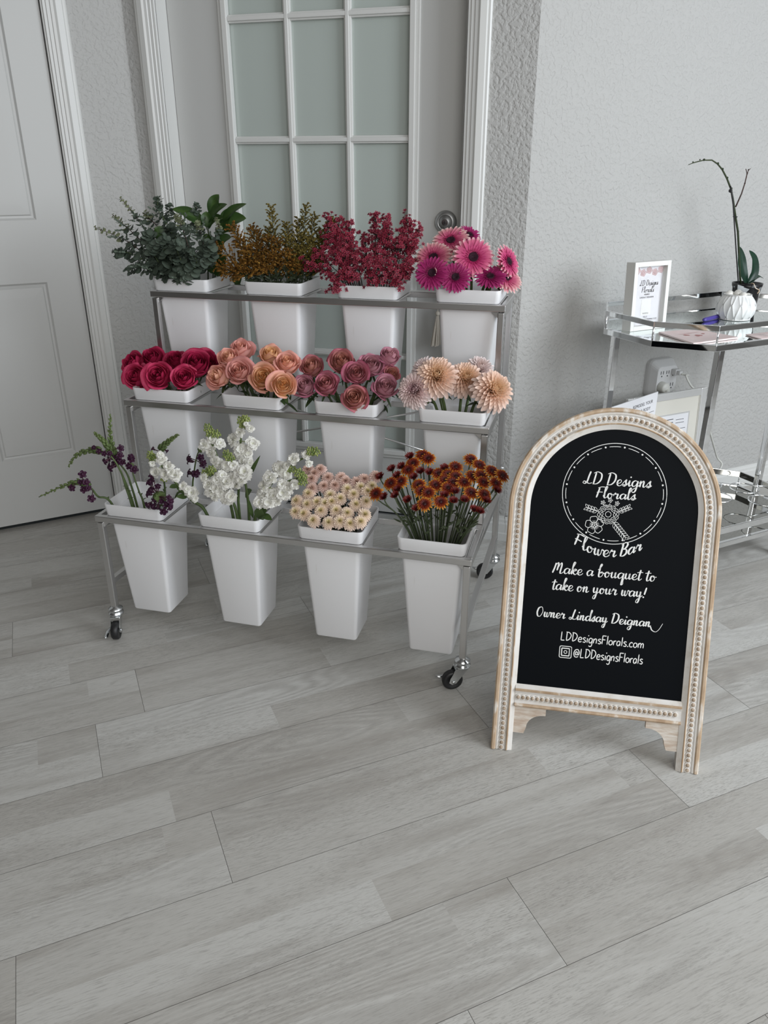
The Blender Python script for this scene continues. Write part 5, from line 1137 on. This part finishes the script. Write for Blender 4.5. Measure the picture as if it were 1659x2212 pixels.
def sq(h, r): 
    P_ = []
    for sx_, sz_, a0 in ((1, 1, 0), (-1, 1, 90), (-1, -1, 180), (1, -1, 270)):
        for i in range(5): a = radians(a0 + 22.5 * i); P_.append(V((ic + sx_ * (h - r) + r * cos(a), iz + sz_ * (h - r) + r * sin(a))))
    return P_ + [P_[0]]
stroke(mb, sq(.0125, .003), .0016, MS, False); stroke(mb, sq(.0080, .001), .0022, MS, False); stroke(mb, ARC(ic, iz, .0032, 0, 360, 14), .0014, MS, False)
ig = obj('icon', mb, M_chalk, board); ig['label'] = 'small square camera icon'

# ================================================================== CHROME BAR CART
def WR(x, d, z): return MR @ V((x, -d, z))       # along the right wall, out from it, height
M_mirror_dim = mat('mirror_dim_reflection', (.40, .40, .375), .03, 1.0)  # bottom shelf mirror, its dark reflection put into the tint
bar = thing('bar_cart', 'chrome bar cart with mirrored octagonal shelves beside the grey wall', 'cart', WR(.495, .29, 0))
def octa(ins=0.0):
    x0, x1, dd0, dd1 = .165 + ins, .868 - ins, .065 + ins, .51 - ins; c = .108 - ins * .41; c2 = .125 - ins * .41
    return [(x0, dd0 + c2), (x0, dd1 - c2), (x0 + c, dd1), (x1 - c, dd1), (x1, dd1 - c2), (x1, dd0 + c2), (x1 - c, dd0), (x0 + c, dd0)]
def octring(zlo, zhi, th, nm):
    A, B = octa(0), octa(th); mb = MB(); n_ = 8
    mb.v += [WR(x, d, zlo) for x, d in A] + [WR(x, d, zhi) for x, d in A] + [WR(x, d, zlo) for x, d in B] + [WR(x, d, zhi) for x, d in B]; mb.t += [0] * 32
    for i in range(8):
        j = (i + 1) % 8
        mb.f += [[i, j, 8 + j, 8 + i], [8 + i, 8 + j, 24 + j, 24 + i], [24 + i, 24 + j, 16 + j, 16 + i], [16 + i, 16 + j, j, i]]
    return obj(nm, mb, M_chrome, bar, bevel=.0012)
for zb in (.100, .717):
    octring(zb, zb + .017, .012, 'shelf_rim'); octring(zb + (.053 if zb > .5 else .047), zb + .068, .006, 'guard_rail')
    mb = MB(); A = octa(.012); n_ = 8
    mb.v += [WR(x, d, zb + .010) for x, d in A] + [WR(x, d, zb + .014) for x, d in A]; mb.t += [0] * 16
    mb.f += [list(range(8))[::-1], list(range(8, 16))] + [[i, (i + 1) % 8, 8 + (i + 1) % 8, 8 + i] for i in range(8)]
    s1 = obj('mirror_shelf', mb, M_mirror if zb > .5 else M_mirror_dim, bar); s1['label'] = 'mirrored glass shelf'
    for x, d in octa(.004):
        mb = MB(); mb.tube([WR(x, d, zb + .017), WR(x, d, zb + .058)], .0028, 10); obj('rail_post', mb, M_chrome, bar, smooth=True)
for x, d in ((.20, .205), (.305, .495), (.862, .270), (.728, .495)):
    mb = MB(); mb.box(x - .0095, x + .0095, -d - .0095, -d + .0095, .118, .717, MR); mb.box(x - .0095, x + .0095, -d - .0095, -d + .0095, .058, .10, MR); lg = obj('leg', mb, M_chrome, bar, bevel=.0015)
    Mw = MR @ frame((x + .012, -d, .027), (0, 1, 0), (0, 0, 1), (1, 0, 0)); mb = MB(); mb.lathe([(.0001, -.008), (.026, -.008), (.027, -.005), (.027, .005), (.026, .008), (.0001, .008)], Mw, 28)
    obj('wheel', mb, M_rubber, lg, smooth=True)
    mb = MB(); mb.box(x, x + .024, -d - .012, -d - .009, .02, .058, MR); mb.box(x, x + .024, -d + .009, -d + .012, .02, .058, MR); obj('fork', mb, M_chrome, lg)
# bottle ring rack above the bottom shelf
mb = MB()
for x, d in ((.655, .235), (.742, .315), (.60, .33), (.71, .42)):
    pts = [WR(x + .046 * cos(a * pi / 16), d + .046 * sin(a * pi / 16), .172) for a in range(33)]; mb.tube(pts, .0022, 8, cap=False)
mb.tube([WR(.655, .189, .172), WR(.655, .12, .172), WR(.655, .07, .160)], .002, 8)
mb.tube([WR(.788, .315, .172), WR(.864, .33, .162)], .002, 8); mb.tube([WR(.70, .235, .172), WR(.70, .27, .172)], .002, 8)
mb.tube([WR(.71, .466, .172), WR(.71, .505, .162)], .002, 8)
obj('bottle_rings', mb, M_chrome, bar, smooth=True)

# ---- things on the top shelf
ZT = .7315
# photo frame with payment card
pf = hit(1361, 717, (0, 0, ZT), (0, 0, 1)); pr = hit(1443, 707, (0, 0, ZT), (0, 0, 1)); fx_ = (pr - pf); wf = .138; fx_.z = 0; fx_.normalize(); fb = V((-fx_.y, fx_.x, 0))
tl = .06; fu = V((0, 0, cos(tl))) + fb * sin(tl); fn = fb * cos(tl) - V((0, 0, sin(tl)))
MF = frame(pf, fx_, fn, fu); HF = .19; DF = .034
pframe = thing('picture_frame', 'white box frame with a payment card, standing on the cart top shelf', 'picture frame', pf)
mb = MB(); b_ = .013
mb.box(0, b_, 0, DF, 0, HF, MF).box(wf - b_, wf, 0, DF, 0, HF, MF).box(b_, wf - b_, 0, DF, 0, b_, MF).box(b_, wf - b_, 0, DF, HF - b_, HF, MF); mb.box(b_, wf - b_, DF - .004, DF, b_, HF - b_, MF); obj('frame', mb, M_white, pframe, bevel=.0008)
mb = MB(); mb.box(b_, wf - b_, .0165, .0175, b_, HF - b_, MF); cardp = obj('printed_card', mb, M_paper, pframe)
def textmesh(mb, s, x, z, size, M, y, align='CENTER'):
    cu = bpy.data.curves.new('t', 'FONT'); cu.body = s; cu.size = size; cu.align_x = align; cu.resolution_u = 2
    o = bpy.data.objects.new('t', cu); COL.objects.link(o); dg = bpy.context.evaluated_depsgraph_get(); me_ = bpy.data.meshes.new_from_object(o.evaluated_get(dg))
    k = len(mb.v)
    for v_ in me_.vertices: mb.v.append(M @ V((x + v_.co.x, y, z + v_.co.y))); mb.t.append(0)
    for p_ in me_.polygons: mb.f.append([k + q for q in p_.vertices])
    bpy.data.objects.remove(o); bpy.data.curves.remove(cu); bpy.data.meshes.remove(me_)
mb = MB(); c_ = wf / 2
write(mb, 'LD Designs', SCR, c_ - .032, c_ + .040, .1235, .0074, .0013, MF, y=.0162)
write(mb, 'Florals', SCR, c_ - .022, c_ + .026, .1045, .0074, .0013, MF, y=.0162)
for s, z, sz in (('VENMO', .0965, .0062), ('LINDSAY DEIGNAN', .0885, .0062), ('venmo', .0435, .0085), ('ZELLE', .0335, .0062), ('LDDESIGNSTAMPA@GMAIL.COM', .0260, .0062)): textmesh(mb, s, c_, z, sz, MF, .0160)
pp = obj('print', mb, M_ink, cardp); pp['label'] = 'black script and small print'
mb = MB(); mb.box(c_ - .019, c_ + .019, .0161, .0165, .040, .085, MF); pp = obj('blank_square', mb, M_white, cardp); pp['label'] = 'plain white square'
mb = MB()
for i in range(5):
    x = b_ + .012 + i * .0225; z = HF - b_ - .012 - (i % 2) * .006
    for r in (.0035, .0065, .010): stroke(mb, [V((x + (r + .0012 * cos(5 * t * pi / 12)) * cos(t * pi / 12), z + (r + .0012 * cos(5 * t * pi / 12)) * .85 * sin(t * pi / 12))) for t in range(25)], .0011, MF, False, y=.0162)
pp = obj('flower_print', mb, M_rosyink, cardp); pp['label'] = 'faded pink printed roses'
mb = MB(); mb.box(b_, wf - b_, .0105, .0110, b_, HF - b_, MF); obj('glazing', mb, mat('clear_glass', (1, 1, 1), .0, Transmission_Weight=1.0, IOR=1.1), pframe)

# bowl with leaf-shaped facets
Cb = WR(.640, .236, ZT); bowl = thing('candy_bowl', 'round white bowl with leaf-shaped facets and silver edges, full of wrapped mints', 'bowl', Cb)
def br(z): 
    t = z / .074; return .036 + .0265 * sin(pi * min(1, max(0, (t * .86 + .10)))) ** .75 - .002 * t
NB = 13
def bfac(u, vz):      # facet depth in a staggered lattice of pointed ovals; returns edge closeness 0..1
    best = 9
    for row in range(-1, 4):
        off = .5 * (row % 2); cz_ = (row + .5) * .5 - .12
        q = (u * NB - off); fr_ = q - round(q); dy_ = (vz - cz_) / .5
        if abs(dy_) < 1:
            hw = .5 * (1 - abs(dy_) ** 1.6) + .02; best = min(best, abs(fr_) / hw)
    return min(1, best)
mb = MB(); nu, nz = 312, 64
for j in range(nz + 1):
    for i in range(nu):
        u = i / nu; vz = j / nz; f_ = bfac(u, vz); r = br(vz * .074) - .0052 * (1 - f_ ** 2.5) * (1 if .02 < vz < .97 else 0); a = 2 * pi * u
        mb.v.append(Cb + V((r * cos(a), r * sin(a), .001 + vz * .074))); mb.t.append(f_)
for j in range(nz):
    for i in range(nu): mb.f.append([j * nu + i, j * nu + (i + 1) % nu, (j + 1) * nu + (i + 1) % nu, (j + 1) * nu + i])
mb.f.append(list(range(nu))[::-1])
M_bowl = mat('bowl_glaze', (.78, .78, .77), .35); basecol(M_bowl, cramp(M_bowl, attr(M_bowl, 'tip'), [(.72, (.74, .74, .73)), (.80, (.45, .45, .45))]))
lk(M_bowl, cramp(M_bowl, attr(M_bowl, 'tip'), [(.74, (0, 0, 0)), (.80, (1, 1, 1))]), M_bowl.node_tree.nodes['Principled BSDF'].inputs['Metallic'])
obj('body', mb, M_bowl, bowl, smooth=True)
mb = MB(); mb.lathe([(br(.074) + .0005, .074), (br(.074), .0762), (br(.074) - .003, .0762), (br(.074) - .004, .072), (.045, .05), (.0001, .048)], Matrix.Translation(Cb), 60); r_ = obj('rim', mb, M_silver, bowl, smooth=True); r_['label'] = 'thin silver rim'
M_candy = mat('mint_candy', (.78, .76, .71), .3, Coat_Weight=.6)
for i, (a, r, z, w_) in enumerate(((2.9, .024, .072, 'left of the pair at the front'), (-.9, .022, .071, 'right of the pair at the front'), (1.2, .024, .069, 'lying at the back'), (.2, .030, .066, 'at the right edge'), (3.9, .029, .064, 'near the front rim'), (0, .0, .076, 'topmost in the middle'))):
    p = Cb + V((r * cos(a), r * sin(a), z)); t = thing('wrapped_mint', 'wrapped white mint in the faceted bowl, ' + w_, 'candy', p - V((0, 0, .012)), 'mints in the faceted bowl')
    mb = MB(); mb.ball(p, .0125, n=18); obj('mint', mb, M_candy, t, smooth=True)
    if i in (1, 2, 5):
        mb = MB(); mb.add([p + V((-.004, 0, .008)), p + V((.004, .004, .008)), p + V((.014, .004, .021)), p + V((-.006, -.002, .027))], [(0, 1, 2, 3)], 0)
        mb.add([p + V((-.004, .001, .008)), p + V((.004, .005, .008)), p + V((.014, .005, .021)), p + V((-.006, -.001, .027))], [(3, 2, 1, 0)], 0)
        obj('wrapper', mb, mat('cellophane_%d' % i, (.75, .77, .78), .08, Transmission_Weight=.7, IOR=1.2), t)

# purple pen
pa, pb_ = hitz(1520, 691, ZT + .0065), hitz(1600, 671, ZT + .0065)
pen = thing('pen', 'purple pen lying on the mirrored shelf behind the faceted bowl', 'pen', (pa + pb_) / 2 - V((0, 0, .0065)))
mb = MB(); mb.tube([pa, pa.lerp(pb_, .04), pa.lerp(pb_, .5), pb_], [.0045, .0062, .0062, .004], 14); obj('barrel', mb, M_purple, pen, smooth=True)

# flyer and business cards
def flat(pts, th, nm, lab, cat, m, grp=None):
    P = [hitz(u, v, ZT + th) for u, v in pts]; c = sum(P, V()) / 4; t = thing(nm, lab, cat, c - V((0, 0, th)), grp)
    mb = MB(); mb.v += [p - V((0, 0, th - .0003)) for p in P] + P; mb.t += [0] * 8; mb.f += [[3, 2, 1, 0], [4, 5, 6, 7], [0, 1, 5, 4], [1, 2, 6, 5], [2, 3, 7, 6], [3, 0, 4, 7]]; obj('sheet', mb, m, t); return t, P
ft_, P = flat([(1423, 717), (1498, 741), (1595, 728), (1502, 710)], .0045, 'flyer', 'pale pink flyer stack with rosy flowers lying on the mirrored top shelf', 'flyer', M_pinkpaper)
ctr = sum(P, V()) / 4; exf = (P[2] - P[1]).normalized(); eyf = (P[0] - P[1]).normalized(); mb = MB(); Mfl = frame(ctr + V((0, 0, .0003)), exf, V((0, 0, 1)), eyf)
for x, z, s in ((-.03, .012, .008), (-.024, .008, .006), (.0, -.006, .010), (.008, -.010, .007), (-.004, -.012, .006), (.03, .004, .006)):
    for k in range(4): stroke(mb, [V((x + s * (k / 4) * cos(t * .7), z + s * (k / 4) * sin(t * .7))) for t in range(10)], .0022, Mfl, False, y=.0006)
for k, z in enumerate((.024, .029)): stroke(mb, [V((-.045, z)), V((0.0, z)), V((.030, z))], .0012, Mfl, False, y=.0006)
obj('flower_print', mb, M_rosyink, ft_)
ct_, P = flat([(1611, 722), (1645, 732), (1672, 729), (1668, 716)], .003, 'business_card', 'pale business cards stacked on the shelf right of the faceted bowl', 'card', M_pinkpaper)
ctr = sum(P, V()) / 4; exf = (P[2] - P[1]).normalized(); eyf = (P[0] - P[1]).normalized(); mb = MB(); Mfl = frame(ctr + V((0, 0, .0003)), exf, V((0, 0, 1)), eyf)
for z in (-.012, -.004, .004, .012): stroke(mb, [V((-.012, z)), V((.0, z)), V((.016, z))], .0010, Mfl, False, y=.0006)
obj('print', mb, M_ink, ct_)

# orchid
OD = .145; nW = (sin(THR), -cos(THR), 0)
def op(u, v, d=OD): return hit(u, v, WR(0, d, 0), nW)
po = op(1615, 611); pz = WR(.775, OD, 0); pbase = V((po.x, po.y, ZT))
orchid = thing('orchid', 'bare-stemmed orchid with dark green leaves in a black pot on the cart', 'plant', pbase)
hp = po.z - ZT
mb = MB(); mb.lathe([(.0001, 0.0), (.034, 0.0), (.036, .003), (.044, hp - .012), (.046, hp - .010), (.0475, hp), (.045, hp), (.042, hp - .02), (.0001, hp - .02)], Matrix.Translation(pbase), 40); pt = obj('pot', mb, mat('pot_glaze', (.012, .012, .013), .22), orchid, smooth=True); pt['label'] = 'black plastic pot'
mb = MB(); random.seed(5)
for i in range(36):
    a, r = random.uniform(0, 6.3), random.uniform(0, .036); mb.ball(pbase + V((r * cos(a), r * sin(a), hp - .018)), random.uniform(.004, .009), n=6)
obj('bark_mix', mb, M_soil, orchid)
stp = [op(u, v) for u, v in ((1600, 612), (1598, 590), (1596, 540), (1594, 500), (1589, 470), (1583, 430), (1579, 408), (1570, 385), (1560, 366), (1550, 354), (1538, 346), (1520, 346), (1500, 351), (1487, 356))]
mb = MB(); mb.tube(stp, [.0032] * 6 + [.0028, .0026, .0024, .0022, .002, .0017, .0015, .0008], 8)
for i in (4, 6, 7, 8, 9, 11): mb.ball(stp[i] + V((.001, 0, .001)), .0036, n=8)
for p in (op(1497, 350), op(1512, 345)): mb.ball(p, .0022, n=6)
obj('flower_spike', mb, M_stemdark, orchid, smooth=True)
st2 = [op(u, v) for u, v in ((1589, 447), (1595, 434), (1602, 418), (1609, 396), (1614, 375), (1617, 367))]
mb = MB(); mb.tube(st2, [.0022, .0022, .002, .0018, .0016, .001], 8); mb.tube([st2[4], op(1611, 365)], .0012, 6); mb.tube([st2[5], op(1622, 364)], [.0014, .0006], 6)
for p in (st2[3], st2[4], st2[5]): mb.ball(p, .0026, n=6)
obj('side_branch', mb, M_stembrown, orchid, smooth=True)
mb = MB(); mb.tube([op(1595, 612, OD + .004), op(1590, 540, OD + .004), op(1583, 430, OD + .004), op(1578, 402, OD + .004)], .002, 8); sk = obj('support_stake', mb, M_rubber, orchid, smooth=True); sk['label'] = 'thin black support stake'
mb = MB(); c_ = op(1588, 468); mb.tube([c_ + V((.006 * cos(a), .006 * sin(a), 0)) for a in [k * pi / 6 for k in range(13)]], .0012, 6); c2_ = op(1578, 412); mb.ball(c2_, .0058, n=10); obj('clips', mb, M_rubber, orchid, smooth=True)
def bigleaf(path, W_, up, m, nm, par, fold=.18, bend=None, tipw=.8):
    pts = smooth3(path, 6); n_ = len(pts); mb = MB()
    for i, p in enumerate(pts):
        t = i / (n_ - 1); T_ = (pts[min(i + 1, n_ - 1)] - pts[max(i - 1, 0)]).normalized(); S_ = T_.cross(up).normalized(); Nn = S_.cross(T_)
        w_ = W_ * (sin(pi * min(1, t ** tipw * .97 + .03)) ** .62) if 0 < t < 1 else W_ * .04
        for s in (-1, -.5, 0, .5, 1): mb.v.append(p + S_ * (w_ / 2 * s) + Nn * (abs(s) * w_ * fold)); mb.t.append(.2 + .6 * t + (.15 if s == 0 else 0))
    for i in range(n_ - 1):
        for k in range(4): a = i * 5 + k; mb.f.append([a, a + 1, a + 6, a + 5])
    return obj(nm, mb, m, par, smooth=True)
def smooth3(p, n=6):
    p = [V(q) for q in p]
    if len(p) < 3: return [p[0].lerp(p[-1], i / 6) for i in range(7)]
    q = [p[0] * 2 - p[1]] + p + [p[-1] * 2 - p[-2]]; o = []
    for i in range(1, len(q) - 2):
        for k in range(n):
            t = k / n; o.append(.5 * ((2 * q[i]) + (q[i + 1] - q[i - 1]) * t + (2 * q[i - 1] - 5 * q[i] + 4 * q[i + 1] - q[i + 2]) * t * t + (3 * q[i] - q[i - 1] - 3 * q[i + 1] + q[i + 2]) * t ** 3))
    o.append(p[-1]); return o
tw = -F_
bigleaf([op(1612, 612), op(1603, 580), op(1600, 555), op(1598, 533)], .030, tw, M_orchid, 'leaf', orchid)
bigleaf([op(1616, 613), op(1628, 590), op(1628, 560), op(1618, 541)], .030, tw + V((.3, 0, 0)), M_orchid, 'leaf', orchid)
bigleaf([op(1615, 612), op(1625, 604), op(1638, 598), op(1650, 602)], .020, V((0, 0, 1)) + tw * .6, M_orchid, 'leaf', orchid)
mb = MB(); mb.tube(smooth3([op(1622, 612, OD + .03), op(1628, 613, OD + .045), op(1632, 622, OD + .052), op(1640, 627, OD + .05), op(1636, 634, OD + .05)]), .0016, 6); obj('aerial_root', mb, M_tan, orchid, smooth=True)

# ---- wall power tap, its plugs and cable
Mo = MR @ Matrix.Translation((.592, 0, .50)); tap = thing('power_tap', 'white six-outlet wall power tap behind the chrome bar cart', 'power outlet', WR(.592, 0, .445))
mb = MB(); F0 = rrect(.118, .02, 4); 
lv = [(1.0, 1.0, 0), (1.0, 1.0, .012), (.97, .97, .020), (.80, .70, .046), (.78, .68, .047)]
n_ = len(F0)
for sx_, sz_, dd in lv: mb.v += [Mo @ V((x * sx_ * .93, -dd, z * sz_ * 1.12)) for x, z in F0]; mb.t += [0] * n_
for a in range(len(lv) - 1): mb.f += [[a * n_ + b, a * n_ + (b + 1) % n_, (a + 1) * n_ + (b + 1) % n_, (a + 1) * n_ + b] for b in range(n_)]
mb.f.append([4 * n_ + b for b in range(n_)]); ob_ = obj('housing', mb, M_outlet, tap, bevel=.001)
mb = MB()
for cx_ in (-.025, 0, .025):
    for cz_ in (.020, -.024):
        for dx_ in (-.005, .005): mb.box(cx_ + dx_ - .0011, cx_ + dx_ + .0011, -.0476, -.0470, cz_, cz_ + .011, Mo)
        Mq = Mo @ frame((cx_, -.0470, cz_ - .007), (1, 0, 0), (0, 0, 1), (0, -1, 0)); mb.lathe([(.0026, 0), (.0001, .0006)], Mq, 12)
mb.box(-.006, .006, -.036, -.0345, .047, .051, Mo); obj('slots', mb, M_dark, ob_)
Mq = Mo @ frame((-.022, -.047, -.022), (1, 0, 0), (0, 0, 1), (0, -1, 0)); plug = thing('round_plug', 'round off-white plug in the lower left socket of the power tap', 'plug', Mo @ V((-.022, -.05, -.04)))
mb = MB(); mb.lathe([(.0001, 0), (.018, 0), (.0185, .004), (.0175, .022), (.015, .026), (.0001, .027)], Mq, 28); obj('housing', mb, M_cable, plug, smooth=True)
mb = MB(); mb.tube([Mo @ V((-.018, -.070, -.026)), Mo @ V((-.010, -.072, -.042)), Mo @ V((-.004, -.066, -.060))], [.010, .008, .004], 12); obj('strain_relief', mb, M_cable, plug, smooth=True)
Mc2 = Mo @ Matrix.Translation((.027, -.047, .026)); plug2 = thing('power_cable', 'white power cord plugged into the upper right socket, draping down behind the cart', 'cable', Mo @ V((.027, -.05, .01)))
mb = MB(); mb.box(-.011, .011, -.020, 0, -.010, .010, Mc2); mb.box(-.007, .007, -.034, -.020, -.007, .007, Mc2); obj('plug', mb, M_outlet, plug2, bevel=.002)
cp = [WR(.619, .080, .524), WR(.640, .092, .520)] + [hit(u, v, WR(0, .11, 0), nW) for u, v in ((1482, 812), (1492, 832), (1505, 846), (1516, 860), (1524, 885), (1533, 930))] + [hit(u, v, WR(0, .05, 0), nW) for u, v in ((1548, 985), (1556, 1012))] + [WR(.80, .05, .01)]
mb = MB(); mb.tube(smooth3(cp, 8), .0034, 8); obj('cable', mb, M_cable, plug2, smooth=True)

# ---- framed notice and leaflet standing on the bottom shelf
ZB = .1145
nf = thing('framed_notice', 'silver frame with beige mat and printed notice, standing behind the easel sign', 'picture frame', WR(.52, .13, ZB))
Mn = MR @ Matrix.Translation((.35, -.155, ZB)) @ Matrix.Rotation(-.06, 4, 'X'); WN, HN = .345, .368
mb = MB(); b_ = .024; mb.box(0, b_, 0, .014, 0, HN, Mn).box(WN - b_, WN, 0, .014, 0, HN, Mn).box(b_, WN - b_, 0, .014, 0, b_, Mn).box(b_, WN - b_, 0, .014, HN - b_, HN, Mn); fo = obj('frame', mb, M_silver, nf, bevel=.002); fo['label'] = 'shiny silver frame'
mb = MB(); mb.box(b_, WN - b_, .008, .012, b_, HN - b_, Mn); mo = obj('mat_board', mb, M_beige, nf)
mb = MB(); mb.box(.075, WN - .062, .0068, .008, .07, HN - .075, Mn); ins = obj('inner_frame', mb, M_silver, mo)
mb = MB(); mb.box(.080, WN - .068, .0060, .0068, .075, HN - .080, Mn); no = obj('notice', mb, M_paper, mo)
mb = MB(); random.seed(11)
for i in range(9):
    z = HN - .095 - i * .011 - (i > 1) * .01
    if i < 2: mb.box(.12, .21, .0055, .006, z, z + .0022, Mn)
    mb.box(.222, .222 + random.uniform(.025, .048), .0055, .006, z - .004, z - .0025, Mn)
    if i > 2: mb.box(.10, .10 + random.uniform(.05, .1), .0055, .006, z, z + .0013, Mn)
obj('print', mb, M_ink, no)
a1_, a2_ = hit(1322, 880, WR(0, .305, 0), nW), hit(1422, 846, WR(0, .235, 0), nW); zc = .53
a1_ = hitz(1322, 880, zc); a2_ = hitz(1422, 846, zc); lx = (a2_ - a1_); lw = lx.length; lx.normalize(); ly = V((-lx.y, lx.x, 0))
lf = thing('leaflet_stand', 'white upright leaflet reading REMODEL YOUR FACE & BODY behind the easel sign', 'leaflet', V((a1_.x, a1_.y, ZB)) + lx * lw / 2)
Ml = frame(V((a1_.x, a1_.y, ZB)), lx, ly); hl = zc - ZB
mb = MB(); mb.box(0, lw, 0, .003, .0, hl, Ml); mb.box(0, lw, .003, .06, 0, .003, Ml); sh = obj('sheet', mb, M_paper, lf)
mb = MB(); textmesh(mb, 'REMODEL YOUR', lw * .68, hl - .030, .0150, Ml, -.0004); textmesh(mb, 'FACE & BODY', lw * .68, hl - .050, .0150, Ml, -.0004); mb.box(lw * .52, lw * .96, -.0004, 0, hl - .060, hl - .0588, Ml); mb.box(lw * .45, lw * .455, -.0004, 0, hl - .11, hl - .03, Ml); obj('print', mb, M_ink, sh)

for o in bpy.data.objects:
    if '_o' in o: del o['_o']
